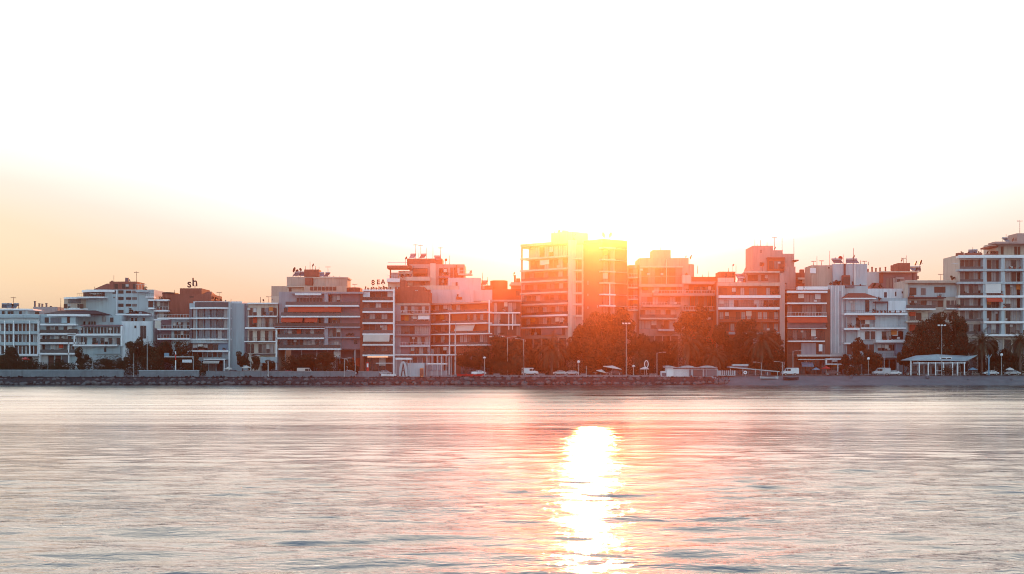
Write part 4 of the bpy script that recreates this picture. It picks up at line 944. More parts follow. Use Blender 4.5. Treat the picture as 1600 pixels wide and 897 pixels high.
palm(1117, 556, 26, 396, 'short palm with arching fronds behind the kiosk, near its right end', 2)
palm(1190, 534, 38, 399, 'large palm in front of the red block behind the beach canopy', 0)
palm(1534, 536, 31, 398, 'dark palm beside the right end of the open pavilion', 1)
palm(1594, 534, 28, 398, 'dark palm at the far right edge of the waterfront', 2)
palm(812, 556, 22, 397, 'small palm left of the white van', 1)
palm(1000, 560, 22, 398, 'small palm right of the tall mast with three lamps', 2)
# hedges
def hedge(p0, p1, top, d, label):
    x0 = X(p0, d); x1 = X(p1, d); w = x1-x0; h = Z(top, d)-G; r = np.random.RandomState(abs(int(p0))+3); vs = []; fs = []
    n = int(w*h*70) if h < 5 else int(w*h*30)
    for _ in range(n):
        p = np.array([r.uniform(-w/2, w/2), r.uniform(-.7, .7), (r.rand()**.8)*h*(.93+.12*math.sin(r.rand()*9))]); s = .42*r.uniform(.5, 1.1)
        a = r.normal(size=3); a /= np.linalg.norm(a); c = np.cross(a, r.normal(size=3)); c /= np.linalg.norm(c); i = len(vs)
        vs += [p-a*s*.5, p+c*s*.3, p+a*s*.5, p-c*s*.3]; fs.append((i, i+1, i+2, i+3))
    me = bpy.data.meshes.new('hedge'); me.from_pydata([tuple(v) for v in vs], [], fs); me.materials.append(LEAF); me.update()
    t = empty('hedge', label, 'hedge', ((x0+x1)/2, d, G)); inst('foliage', me, t)
    bm = NB(); k = max(3, int(w/1.2))
    for i in range(k): atube(bm, (-w/2+w*(i+.5)/k, 0, 0), (-w/2+w*(i+.5)/k, 0, h*.75), .05, .03, 5)
    mk('stems', bm, BARK, t)
hedge(-12, 52, 561, 392, 'dark clipped hedge at the far left behind the sea wall'); hedge(54, 118, 567, 392, 'dark hedge below the café tables'); hedge(120, 190, 563, 392.3, 'dark hedge between the white T shaped lamp and the sea wall gate')
hedge(193, 256, 559, 393, 'dark hedge around the foot of the white mast'); hedge(282, 318, 566, 393, 'short dark hedge right of the striped pole'); hedge(500, 520, 573, 396, 'small dark hedge in front of the grey building')
hedge(312, 324, 570, 387.3, 'narrow dark shrub hedge in the gap between two sea walls')
hedge(770, 818, 566, 396, 'dark hedge left of the white van'); hedge(842, 930, 574, 400.5, 'dark hedge behind the palm at the tower'); hedge(980, 1040, 572, 399, 'dark hedge behind the round white sign'); hedge(1128, 1222, 568, 398, 'dark hedge behind the long beach canopy')
hedge(1320, 1345, 572, 396, 'dark shrub hedge left of the pale parked cars'); hedge(1470, 1488, 575, 393, 'small green shrub in front of the open pavilion'); hedge(1530, 1600, 566, 400, 'dark hedge at the far right')

TH = 'tall dark shrubbery in front of '
hedge(150, 191, 556, 409, TH+'the ribbon window block'); hedge(196, 300, 535, 410, TH+'the stepped block and the brick hotel'); hedge(440, 532, 556, 410, TH+'the columns under the grey building')
hedge(722, 818, 540, 410, TH+'the red panelled and curtained blocks'); hedge(822, 998, 535, 411, TH+'the foot of the tallest tower'); hedge(1000, 1119, 535, 411, TH+'the stepped glazed block'); hedge(1121, 1226, 532, 411, TH+'the red block behind the beach bar')
hedge(1325, 1371, 556, 409, TH+'the white house with tiled hut'); hedge(1412, 1532, 540, 411, TH+'the pale corner house'); hedge(1536, 1604, 548, 410, TH+'the large east end building'); hedge(-12, 60, 561, 408, TH+'the white block at the west end')
# ------------------------------------------------------------------ street lamps and poles
LAMPM = mat('lamp_paint', (.42, .43, .44), .5, .08)
def lamp(px, top, base, d, typ, label, m=LAMPM, r0=.09):
    z0 = max(Z(base, d), G) if d > 391 else (2.25 if px < 1090 else (G if d > 390 else 1.9)); H = Z(top, d)-z0
    t = empty('street_lamp', label, 'street lamp', (X(px, d), d, z0))
    bm = NB(); atube(bm, (0, 0, 0), (0, 0, .5), r0*1.7, r0*1.5, 8); atube(bm, (0, 0, .5), (0, 0, H), r0*1.15, r0*.8, 8); mk('pole', bm, m, t)
    def arm(sx, ln, rise=.35):
        bm = NB(); prev = Vector((0, 0, H-.2))
        for i in range(1, 6):
            q = i/5; p = Vector((sx*ln*q, 0, H-.2+rise*math.sin(q*math.pi/2))); atube(bm, prev, p, .05, .05, 6); prev = p
        mk('arm', bm, m, t)
        bm = NB(); abox(bm, prev.x-.1 if sx > 0 else prev.x-.75, prev.x+.75 if sx > 0 else prev.x+.1, -.15, .15, prev.z-.1, prev.z+.06); mk('lamp_head', bm, m, t)
    if typ == 'L': arm(-1, 1.6)
    elif typ == 'R': arm(1, 1.8)
    elif typ == 'T': 
        bm = NB(); abox(bm, -.95, .95, -.25, .25, H, H+.16); mk('lamp_head', bm, m, t)
    elif typ == 'D': arm(1, 1.2); arm(-1, 1.2)
    elif typ == 'M':
        bm = NB(); abox(bm, -1.0, 1.0, -.06, .06, H-.1, H); mk('crossbar', bm, m, t)
        for q in (-.85, 0, .85):
            bm = NB(); abox(bm, q-.28, q+.28, -.3, .1, H, H+.3); mk('floodlight', bm, WHITE2, t)
    elif typ == 'G':
        bm = NB(); bmesh.ops.create_uvsphere(bm, u_segments=12, v_segments=8, radius=.42); bmesh.ops.translate(bm, verts=bm.verts, vec=(0, 0, H+.3)); mk('globe', bm, WHITE2, t, smooth=True)
    elif typ == 'C':
        bm = NB(); alathe(bm, [(.1, H), (.5, H+.05), (.35, H+.35), (.1, H+.5)], n=10); mk('lamp_head', bm, WHITE2, t)
    return t
lamp(145, 558.5, 580, 391, 'T', 'short white lamp post with a flat T shaped head beside the café tables')
lamp(230, 525, 580, 390.5, 'N', 'tall plain white mast rising in front of the dark trees at the left')
lamp(209, 552, 590, 386.1, 'N', 'thin grey pole standing at the sea wall gate', METAL, .06)
lamp(392, 556.5, 580, 393, 'R', 'curved pale street lamp leaning right in front of the dark bush', METAL)
lamp(419, 565, 590, 386.2, 'N', 'pale square post standing on the quay below the cream house', METAL, .14)
lamp(538, 560, 590, 386, 'D', 'pale lamp with a curved double head in front of the building with red awnings')
lamp(555, 545, 590, 386.9, 'N', 'slim grey pole at the end of the long grey sea wall', METAL, .07)
lamp(705, 556, 592, 389, 'N', 'slim white pole left of the red boat, the shorter of a pair', LAMPM, .09)
lamp(712, 505, 592, 392, 'N', 'very tall white mast crossing the red panelled block', LAMPM, .1)
lamp(757, 560, 586, 391, 'C', 'short white lamp post with a bell shaped head right of the red boat')
lamp(793, 527, 587, 402, 'R', 'tall curved street lamp in front of the dark red trees', METAL)
lamp(818, 530, 587, 396, 'L', 'tall pale street lamp with one arm, just left of the white van')
lamp(978.5, 506, 592, 391.5, 'M', 'very tall mast with three floodlights right of the tallest tower')
lamp(1026.5, 551, 592, 391, 'R', 'pale street lamp with one arm reaching over the left end of the kiosk')
lamp(916, 572, 592, 392, 'N', 'short white post in front of the dark hedge by the tower', WMETAL, .06)
lamp(904, 567, 592, 392, 'G', 'short post with a small white globe below the tower trees', WMETAL, .05)
lamp(990, 573, 590, 393, 'C', 'short white lamp right of the tall floodlight mast')
lamp(1189.5, 566.5, 592, 390.5, 'L', 'pale lamp post with its arm to the west over the beach canopy')
lamp(1222.5, 565.5, 592, 390.5, 'L', 'pale lamp post with a long arm left of the parked white van')
lamp(1239, 548, 588, 395, 'R', 'grey pole with a box on top and an arm, in front of the brown building', METAL)
lamp(1381.5, 552, 588, 392, 'N', 'white post rising beside the pale parked cars', LAMPM, .09)
lamp(1471.5, 509, 592, 391.5, 'M', 'very tall lamp mast in front of the pavilion and dark trees')
lamp(1565, 556, 590, 394, 'G', 'lamp post with a white oval globe right of the palm')
lamp(1511, 562, 590, 393, 'N', 'dark thin post at the right corner of the pavilion', DMETAL, .06)
lamp(1357, 562, 590, 396, 'G', 'short globe lamp left of the pale parked cars', METAL, .05)

# striped pole with sign gantry
d = 392; t = empty('striped_pole', 'red and white striped pole with a blue board on its crossbar at the sea wall', 'pole', (X(274.5, d), d, G)); H = Z(549, d)-G
for i in range(8):
    bm = NB(); atube(bm, (0, 0, H*i/8), (0, 0, H*(i+1)/8), .14, .14, 10); mk('band', bm, REDP if i in (5, 6) else WHITE2, t)
bm = NB(); abox(bm, -3.2, 5.0, -.06, .06, Z(558.3, d)-G, Z(557, d)-G); mk('crossbar', bm, WMETAL, t)
bm = NB(); abox(bm, -3.2, -1.8, -.1, .0, Z(557, d)-G, Z(551.5, d)-G); mk('board', bm, BLUEP, t)
bm = NB(); abox(bm, 1.9, 4.6, -.3, -.2, Z(566.5, d)-G, Z(562, d)-G); mk('plate', bm, WHITE, t)
bm = NB(); atube(bm, (4.9, 0, 0), (4.9, 0, Z(557.5, d)-G), .07, .07, 8); mk('post', bm, WMETAL, t)

# ------------------------------------------------------------------ vehicles
def car_meshes(kind_):
    P = {'car': [(-2.1, .35), (-2.12, .8), (-1.9, .92), (-1.35, .98), (-.75, 1.42), (.75, 1.45), (1.45, 1.02), (2.05, .85), (2.12, .4)],
         'van': [(-2.4, .4), (-2.45, 1.95), (-2.3, 2.1), (.9, 2.1), (1.5, 1.25), (2.3, 1.05), (2.4, .45)]}[kind_]
    bm = NB(); W = .85 if kind_ == 'car' else .95
    secs = []
    for y, ins in ((-W, .06), (-W+.08, 0), (W-.08, 0), (W, .06)):
        secs.append([bm.verts.new((x*(1-ins*.3), y*(1-(.12 if z > 1.1 else 0)), z-ins*(1 if z > .6 else -1))) for x, z in P])
    n = len(P)
    for a, c in zip(secs, secs[1:]):
        for i in range(n): bm.faces.new((a[i], a[(i+1) % n], c[(i+1) % n], c[i]))
    bm.faces.new(secs[0][::-1]); bm.faces.new(secs[-1]); bmesh.ops.recalc_face_normals(bm, faces=bm.faces)
    body = bpy.data.meshes.new('body'); bm.to_mesh(body); bm.free()
    zt, zb = (1.36, 1.0) if kind_ == 'car' else (1.85, 1.25); win = []
    for sy in (-1, 1):
        yy = sy*(W*.93)
        for a, c in ([(-1.15, -.1), (0, 1.05)] if kind_ == 'car' else [(-.1, .75), (.85, 1.3)]):
            bm = NB(); abox(bm, a, c, yy-.03, yy+.03, zb, zt); wm = bpy.data.meshes.new('window'); bm.to_mesh(wm); bm.free(); wm.materials.append(GLASS); win.append(wm)
    bm = NB(); atube(bm, (0, -.11, 0), (0, .11, 0), .33, .33, 14); wh = bpy.data.meshes.new('wheel'); bm.to_mesh(wh); bm.free(); wh.materials.append(RUBBER)
    bm = NB(); atube(bm, (0, -.115, 0), (0, .115, 0), .2, .2, 10); rm = bpy.data.meshes.new('rim'); bm.to_mesh(rm); bm.free(); rm.materials.append(METAL)
    bm = NB(); abox(bm, 0, .06, -.2, .2, -.07, .07); hl = bpy.data.meshes.new('headlight'); bm.to_mesh(hl); bm.free(); hl.materials.append(WHITE2)
    return body, win, wh, rm, hl, W
CMS = {k: car_meshes(k) for k in ('car', 'van')}
def carpaint(n, c): m = mat('car_paint_'+n, c, .3, .05, spec=.6); return m
CP = {'white': carpaint('white', (.72, .73, .74)), 'silver': carpaint('silver', (.45, .47, .49)), 'red': carpaint('red', (.5, .03, .03)), 'dark': carpaint('dark', (.04, .045, .055)), 'pale pink': carpaint('cream', (.62, .5, .45)), 'blue': carpaint('blue', (.08, .16, .28))}
def car(px, d, k, col, label, flip=False):
    body, win, wh, rm, hl, W = CMS[k]
    t = empty('parked_car' if k == 'car' else 'parked_van', label, k, (X(px, d), d, G+.01), math.pi if flip else 0, 'vehicles parked along the waterfront road')
    o = inst('body', body, t); 
    if not body.materials: body.materials.append(CP['white'])
    o.material_slots[0].link = 'OBJECT'; o.material_slots[0].material = CP[col]
    for wm in win: inst('window', wm, t)
    for x in (-1.35, 1.35):
        for y in (-W+.08, W-.08): w_ = inst('wheel', wh, t, (x, y, .33)); inst('rim', rm, w_)
    for y in (-.55, .55): inst('headlight', hl, t, (2.08 if k == 'car' else 2.38, y, .7))
car(450, 396, 'car', 'red', 'red parked car left of the pinkish van'); car(428, 397, 'car', 'dark', 'dark parked car in front of the cream balcony house')
car(478, 397, 'van', 'pale pink', 'pinkish cream van below the building with red awnings'); car(505, 398, 'car', 'silver', 'silver parked car right of the pinkish van')
car(545, 397, 'car', 'white', 'white parked car behind the pale double headed lamp'); car(600, 396, 'car', 'silver', 'silver car in front of the white banded block'); car(575, 399, 'car', 'dark', 'dark parked car in front of the white banded block, left of the silver one')
car(828, 397, 'van', 'white', 'white van parked at the left of the large palm'); car(893, 397, 'car', 'silver', 'silver car right of the large palm by the tower')
car(1234, 395, 'van', 'white', 'white van parked in front of the pink pilaster', True); car(1377, 395, 'van', 'silver', 'long silver people carrier in front of the dark round tree', True); car(1396, 395.5, 'car', 'white', 'white car right behind the silver people carrier')
car(1425, 398, 'car', 'dark', 'dark car left of the pavilion'); car(385, 398, 'car', 'pale pink', 'cream car below the pale blank flank'); car(364, 398, 'car', 'dark', 'dark car in front of the white framed shop'); car(960, 401, 'car', 'dark', 'dark car behind the sloping white parasol'); car(875, 400, 'car', 'white', 'white car half hidden behind the palm trunk')
car(1582, 396, 'car', 'silver', 'silver car near the far right palm'); car(1548, 397, 'car', 'white', 'white car between the palms at the right'); car(1300, 396, 'car', 'dark', 'dark car in front of the ribbed stair tower base'); car(748, 397, 'car', 'white', 'white car behind the red boat'); car(90, 398, 'car', 'white', 'white car half hidden by the left hedge')

# ------------------------------------------------------------------ parasols and tables
def parasol(px, top, d, r_, m, label, tilt=0.0, z0=G):
    H = Z(top, d)-z0; t = empty('parasol', label, 'parasol', (X(px, d), d, z0)); t.rotation_euler = (0, tilt, 0)
    bm = NB(); atube(bm, (0, 0, 0), (0, 0, H-.05), .04, .04, 8); mk('pole', bm, METAL, t)
    bm = NB(); n = 8; c = bm.verts.new((0, 0, H)); ring = [bm.verts.new((r_*math.cos(i*math.pi/4), r_*math.sin(i*math.pi/4), H-.55)) for i in range(n)]; low = [bm.verts.new((r_*math.cos(i*math.pi/4), r_*math.sin(i*math.pi/4), H-.75)) for i in range(n)]
    for i in range(n): bm.faces.new((c, ring[i], ring[(i+1) % n])); bm.faces.new((ring[i], low[i], low[(i+1) % n], ring[(i+1) % n]))
    mk('canopy', bm, m, t); bm = NB(); alathe(bm, [(.3, 0), (.3, .12), (.06, .14)], n=10); mk('base', bm, CONC, t)
parasol(39.5, 558, 395, 1.3, REDP, 'single round red parasol at the café on the far left')
parasol(118, 567, 394, 1.1, CANV, 'small white parasol at the café, just below the bowed balcony house'); parasol(137, 566, 394.5, 1.2, CANV, 'white café parasol immediately left of the T shaped lamp'); parasol(103, 569, 395, 1.0, CANV, 'leftmost of the small white café parasols'); parasol(158, 569, 394.5, 1.1, CANV, 'white café parasol right of the T shaped lamp')
parasol(955, 571, 392.5, 2.6, CANV, 'broad sloping white parasol left of the tall floodlight mast', .16); parasol(938, 577, 393, 1.4, CANV, 'smaller white parasol leaning beside the broad sloping one', .25); parasol(1007, 573, 394, 1.3, CANV, 'white parasol near the round white sign')
parasol(1520, 574, 392, 1.3, BLUEP, 'blue parasol at the right end of the pavilion'); parasol(1578, 574, 394, 1.2, CANV, 'white parasol below the far right palm'); parasol(1291, 572, 395, 1.2, REDP, 'small red parasol in front of the glazed shop under the stair tower')
parasol(1275, 574, 395.5, 1.1, BLUEP, 'small blue parasol left of the red one at the glazed shop'); parasol(385, 571, 394, 1.3, AWNW, 'cream parasol at the foot of the pale blank flank'); parasol(357, 573, 394, 1.1, AWNW, 'cream parasol right of the white framed shop front')
def table(px, d, label):
    t = empty('cafe_table', label, 'table', (X(px, d), d, G+.004), 0, 'white tables on the promenade')
    bm = NB(); alathe(bm, [(.45, .7), (.45, .75)], n=14); mk('table_top', bm, WHITE2, t); bm = NB(); atube(bm, (0, 0, .03), (0, 0, .7), .04, .04, 6); mk('leg', bm, METAL, t); bm = NB(); alathe(bm, [(.25, 0), (.25, .03)], n=10); mk('base', bm, METAL, t)
for px, l in ((868, 'white round table in front of the palm trunk'), (884, 'white round table right of the palm trunk'), (930, 'white round table left of the smaller parasol'), (948, 'white round table under the broad sloping parasol'), (1501, 'white round table right of the pavilion shrub'), (1508, 'white round table near the right corner of the pavilion')):
    table(px, 392, l)
# ------------------------------------------------------------------ small buildings on the shore
def sb(px, d, label, name, cat, z=G):
    t = empty(name, label, cat, (X(px, d), d, z)); t['_p'] = px; return t
def PX(t, px): return X(px, t.location.y) - t.location.x
def PZ(t, py): return Z(py, t.location.y) - t.location.z
def pb(t, p0, p1, tp, bt, y0, y1, m, name):
    bm = NB(); abox(bm, PX(t, p0), PX(t, p1), y0, y1, PZ(t, tp), PZ(t, bt) if bt else 0); return mk(name, bm, m, t)
# beach kiosk with wavy roof
t = sb(1040, 388.5, 'long white beach kiosk with vertical slats and a wavy pale roof at the water edge', 'beach_kiosk', 'kiosk', 1.3)
pb(t, 1042, 1052, 575, 593, 0, 5, WHITE2, 'end_wall'); pb(t, 1033.5, 1041.8, 580, 590, .4, 4, WHITE, 'side_annex'); pb(t, 1034.5, 1041, 582.5, 588, .33, .4, DGREY, 'opening')
pb(t, 1052, 1076, 576, 597, .1, 5, GREY, 'front_wall'); pb(t, 1076, 1122, 576, 595, .1, 5, AQUA, 'glazed_wall')
for i in range(16):
    pb(t, 1052.3+i*1.5, 1053.1+i*1.5, 576.5, 596, -.02, .1, WHITE2, 'slat') if i < 16 else None
for a, c, m in ((1077, 1080, DGREY), (1083, 1098, GLASSB), (1100, 1103, DGREY), (1104, 1120, GLASSB)):
    pb(t, a, c, 577.5, 588, .03, .1, m, 'window')
bm = NB(); n = 44; top = []; ys = (-.9, 5.6)
rows = []
for y in ys:
    rows.append([(bm.verts.new((PX(t, 1039)+(PX(t, 1120)-PX(t, 1039))*i/n, y, PZ(t, 573) + .26*math.sin(i/n*math.pi*5.2+.6) + .05)), bm.verts.new((PX(t, 1039)+(PX(t, 1120)-PX(t, 1039))*i/n, y, PZ(t, 574.6)))) for i in range(n+1)])
for i in range(n):
    (a, al), (b_, bl) = rows[0][i], rows[0][i+1]; (c, cl), (e, el) = rows[1][i], rows[1][i+1]
    bm.faces.new((a, b_, e, c)); bm.faces.new((al, cl, el, bl)); bm.faces.new((a, al, bl, b_)); bm.faces.new((c, e, el, cl))
mk('roof', bm, PALE, t)
pb(t, 1122, 1150, 579, 587, 1, 4, PALE, 'low_wing')
for i in range(7): pb(t, 1128+i*3, 1129+i*3, 578.5, 586, .9, 1, DMETAL, 'window')
# long canopy
t = sb(1128, 391.5, 'long low beach bar with a thin pale roof slanting down to the east', 'beach_bar', 'beach bar')
bm = NB(); x0 = PX(t, 1140); x1 = PX(t, 1217); z0 = PZ(t, 574.5); z1 = PZ(t, 581.5)
v = [bm.verts.new(p) for p in ((x0, -1, z0), (x1, -1, z1), (x1, 4.5, z1), (x0, 4.5, z0), (x0, -1, z0+.3), (x1, -1, z1+.25), (x1, 4.5, z1+.25), (x0, 4.5, z0+.3))]
for f in ((3, 2, 1, 0), (4, 5, 6, 7), (0, 1, 5, 4), (1, 2, 6, 5), (2, 3, 7, 6), (3, 0, 4, 7)): bm.faces.new([v[i] for i in f])
mk('roof', bm, PALE, t); pb(t, 1142, 1205, 579, None, .5, 3.5, DGREY, 'wall')
for i in range(6): pb(t, 1144+i*9, 1151+i*9, 580, 585, .44, .5, GLASS, 'window')
pb(t, 1145, 1169, 569, 572, -.5, 2, PALE, 'upper_roof'); pb(t, 1137, 1168, 572, 575, 0, 1.8, DGREY, 'upper_wall')
for p in (1141, 1160, 1180, 1198, 1214): pb(t, p-.35, p+.35, 576 if p < 1190 else 581, None, -.9, -.78, WMETAL, 'post')
t = sb(1164.5, 389.8, 'round white sign with a dark centre in front of the beach bar', 'round_sign', 'sign', 1.95)
bm = NB(); z = PZ(t, 582); atube(bm, (0, 0, z), (0, .06, z), .5, .5, 18); mk('disc', bm, WHITE2, t); bm = NB(); atube(bm, (0, -.03, z), (0, 0, z), .22, .22, 14); mk('emblem', bm, DGREY, t); bm = NB(); atube(bm, (0, .1, 0), (0, .1, z), .04, .04, 6); mk('post', bm, METAL, t)
t = sb(1010, 391, 'white oval ring board right of the floodlight mast', 'oval_sign', 'sign', 2.3)
bm = NB(); z = PZ(t, 569)
for i in range(20):
    a = i*math.pi/10; c = (i+1)*math.pi/10; atube(bm, (.5*math.cos(a), 0, z+1.0*math.sin(a)), (.5*math.cos(c), 0, z+1.0*math.sin(c)), .13, .13, 6)
mk('ring', bm, WHITE2, t); bm = NB(); atube(bm, (0, 0, 0), (0, 0, z-1), .06, .06, 6); mk('post', bm, METAL, t)
# pavilion
t = sb(1420, 394, 'open white pavilion with a low pale hipped roof and slim columns before the dark trees', 'pavilion', 'pavilion')
x0 = PX(t, 1419.5); x1 = PX(t, 1528); bm = NB(); ze = PZ(t, 562.5); zr = PZ(t, 555.5); zl = PZ(t, 558.5)
v = [bm.verts.new(p) for p in ((x0, -1, ze), (PX(t, 1508), -1, ze-.2), (x1, 1, zr+.1), (x1, 8, zr), (x0, 8, ze), (PX(t, 1436), 3.5, zr), (PX(t, 1470), 3.5, zr+.35), (PX(t, 1505), 3.5, zl))]
for f in ((0, 1, 7, 6), (0, 6, 5), (0, 5, 4), (4, 5, 6, 3), (6, 7, 3), (1, 2, 7), (7, 2, 3)): bm.faces.new([v[i] for i in f])
r_ = mk('roof', bm, PALE, t); sm = r_.modifiers.new('s', 'SOLIDIFY'); sm.thickness = .18
pb(t, 1426, 1508, 566.5, 567.8, -.8, -.6, WHITE2, 'beam'); pb(t, 1471.5, 1489, 558.5, 563, 1.2, 2.4, WHITE2, 'dormer'); pb(t, 1472.5, 1480, 559.3, 562.6, 1.12, 1.2, GLASS, 'dormer_window'); pb(t, 1481.5, 1488, 559.3, 562.6, 1.12, 1.2, GLASS, 'dormer_window')
for p in (1422, 1435, 1449, 1460.5, 1472.5, 1487, 1495, 1505.5): pb(t, p-.7, p+.7, 563.5 if p < 1430 else 566, None, -.9, -.65, WHITE2, 'column')
pb(t, 1430, 1506, 567, None, 5, 5.3, GREY, 'rear_wall')
for i in range(7): pb(t, 1433+i*10.4, 1440+i*10.4, 571, 584, 4.94, 5.0, GLASS, 'window')
pb(t, 1462, 1470, 579, 580, 0, .3, WHITE2, 'rail'); pb(t, 1516, 1518, 563, None, 0, .3, DMETAL, 'column')
# arched tent with a frame shaped opening
t = sb(620, 388.2, 'white round fronted tent with a black A shaped opening, on the quay', 'arched_tent', 'tent', 2.3)
def arch(bm, xa, xb, y0, y1, ztop):
    n = 14; f = []; k = []
    for i in range(n+1):
        a = math.pi*i/n; x = (xa+xb)/2 - (xb-xa)/2*math.cos(a); z = ztop*math.sin(a)**.6
        f.append(bm.verts.new((x, y0, z))); k.append(bm.verts.new((x, y1, z)))
    for i in range(n): bm.faces.new((f[i], f[i+1], k[i+1], k[i]))
    bm.faces.new(f[::-1]); bm.faces.new(k)
bm = NB(); arch(bm, PX(t, 623.5), PX(t, 636.5), 0, 6, PZ(t, 564.5)); mk('canopy', bm, PALE, t)
xa, xm, xb = PX(t, 627), PX(t, 630), PX(t, 633); z = PZ(t, 568); bm = NB()
for p, q in (((xa, 0), (xm, z)), ((xb, 0), (xm, z))): atube(bm, (p[0], -.06, .1), (q[0], -.06, q[1]), .16, .12, 6)
atube(bm, ((xa+xm)/2, -.06, z*.45), ((xb+xm)/2, -.06, z*.45), .1, .1, 6); mk('opening', bm, DMETAL, t)
pb(t, 636.5, 663, 567, None, .5, 6, PALE, 'side_wall'); pb(t, 618, 642, 559, 562, -.4, 6, WHITE2, 'awning')
for p in (619, 641): pb(t, p-.4, p+.4, 562, None, -.3, -.1, WMETAL, 'post')
t = sb(658, 387.5, 'small orange brown box on the quay right of the arched tent', 'utility_cabinet', 'cabinet', 2.27)
pb(t, 656, 661.5, 575.5, None, 0, .7, ORANGEP, 'housing'); pb(t, 656.6, 661, 577, 587, -.05, 0, BRICK, 'door')
t = sb(575, 388.6, 'tall red orange box in front of the white banded block', 'kiosk_box', 'kiosk', 2.27)
pb(t, 572.6, 576, 566, None, 0, .9, REDP, 'housing'); pb(t, 573, 575.6, 568, 574, -.05, 0, WHITE2, 'panel')
# shade frame near the red panelled block
t = sb(664, 390, 'white framed glass veranda with slim posts between the arched tent and the tall white mast', 'veranda', 'veranda', 2.4)
pb(t, 666, 698, 567.5, 569.5, -.1, 4, WHITE2, 'roof_beam'); pb(t, 666, 698, 579, None, .6, 4, GREY, 'base_wall')
for p in (667, 675, 683, 690, 697): pb(t, p-.5, p+.5, 554.5, None, -.12, .05, WMETAL, 'post')
for p in (668, 676, 684): pb(t, p, p+6, 570, 579, .1, .2, GLASSB, 'pane')
# boats
def boat(px, d, z, L_, m, m2, label, rz=0.0, cabin=False):
    t = empty('rowing_boat' if not cabin else 'motor_boat', label, 'boat', (X(px, d), d, z), rz)
    bm = NB(); N_ = 12; rows = []
    for i in range(N_+1):
        u = i/N_; w = .75*math.sin(math.pi*min(1, u*.93+.12))**.6*(1 if u < .6 else max(0.02, 1-((u-.6)/.4)**2)); sh = .18*(2*u-1)**2; x = (u-.5)*L_
        rows.append([bm.verts.new(p) for p in ((x, -w, .62+sh), (x, -w*.8, .2), (x, 0, 0), (x, w*.8, .2), (x, w, .62+sh), (x, w*.86, .58+sh), (x, 0, .3), (x, -w*.86, .58+sh))])
    for a, c in zip(rows, rows[1:]):
        for i in range(8): bm.faces.new((a[i], a[(i+1) % 8], c[(i+1) % 8], c[i]))
    bm.faces.new(rows[0][::-1]); bm.faces.new(rows[-1]); bmesh.ops.recalc_face_normals(bm, faces=bm.faces); mk('hull', bm, m, t)
    for u in (-.25, .1): bm = NB(); abox(bm, L_*u-.12, L_*u+.12, -.62, .62, .48, .53); mk('seat', bm, m2, t)
    if cabin: bm = NB(); abox(bm, -.9, .5, -.5, .5, .55, 1.35); mk('cabin', bm, m2, t)
boat(727, 388.5, 2.3, 4.6, REDP, WHITE2, 'red boat lying on the quay left of the short white lamp'); boat(742, 389.5, 2.3, 5.2, REDP, WHITE2, 'red and white cabin boat on the quay, nearer the short white lamp', 0.1, True)
boat(1236, 386.5, 1.45, 4.2, DMETAL, PALE, 'dark rowing boat lying on the grey beach'); boat(1202, 387.5, 1.6, 5.0, PALE, DGREY, 'pale rowing boat on the beach in front of the beach bar')
boat(607, 388.2, 2.3, 4.0, WHITE2, PALE, 'white rowing boat on the quay left of the arched tent')
# benches, bins, stones on the beach
def bench(px, d, label, z=2.27):
    t = empty('bench', label, 'bench', (X(px, d), d, z), 0, 'benches on the promenade'); bm = NB()
    for i in range(3): abox(bm, -.9, .9, -.22+i*.16, -.1+i*.16, .42, .46)
    mk('seat', bm, CONC, t); bm = NB(); abox(bm, -.9, .9, .3, .34, .55, .85); mk('backrest', bm, CONC, t)
    for s in (-.75, .75): bm = NB(); abox(bm, s-.04, s+.04, -.2, .34, 0, .42); mk('leg', bm, METAL, t)
for px, l in ((846, 'bench on the quay left of the palm by the tower'), (912, 'bench on the quay below the tallest trees'), (1020, 'bench on the quay at the foot of the one armed lamp'), (776, 'bench on the quay right of the red boats')): bench(px, 387.8, l)
for px, py, l in ((1513, 596, 'small round dark buoy on the beach below the pavilion'), (1580, 596, 'larger dark green buoy on the beach at the far right')):
    d = 386.6; bm = bmesh.new(); bmesh.ops.create_uvsphere(bm, u_segments=12, v_segments=8, radius=.42 if px > 1550 else .28)
    o = mk('buoy', bm, DGREY, None, (X(px, d), d, 1.45), smooth=True); tag(o, l, 'buoy')
t = sb(1449, 388.5, 'dark litter bin on the beach edge before the pavilion', 'litter_bin', 'bin', 1.8); bm = NB(); alathe(bm, [(.5, 0), (.55, .7), (.55, .75)], n=12); mk('bin_body', bm, DGREY, t); bm = NB(); alathe(bm, [(.58, .76), (.4, .85)], n=12); mk('lid', bm, METAL, t)
t = sb(1330, 388.6, 'short dark shrub tub on the beach edge before the round dark tree', 'planter_tub', 'planter', 1.85); bm = NB(); alathe(bm, [(.35, 0), (.5, .8)], n=12); mk('tub', bm, DGREY, t); me = crown_mesh(50, .8, .8, 500, LEAF, .3, 4); inst('plant', me, t, (0, 0, 1.4))
# blue statue like post
t = sb(1545, 391, 'slim blue statue with raised arms right of the pavilion', 'statue', 'statue', G); H = PZ(t, 554); bm = NB()
alathe(bm, [(.35, 0), (.3, .8), (.22, .85), (.2, H*.5), (.25, H*.75), (.1, H*.85), (.16, H*.92), (.05, H)], n=10); mk('figure', bm, BLUEP, t, smooth=True)
for s in (-1, 1): bm = NB(); atube(bm, (0, 0, H*.78), (s*.8, 0, H*1.0), .1, .05, 6); mk('arm', bm, PALE, t)

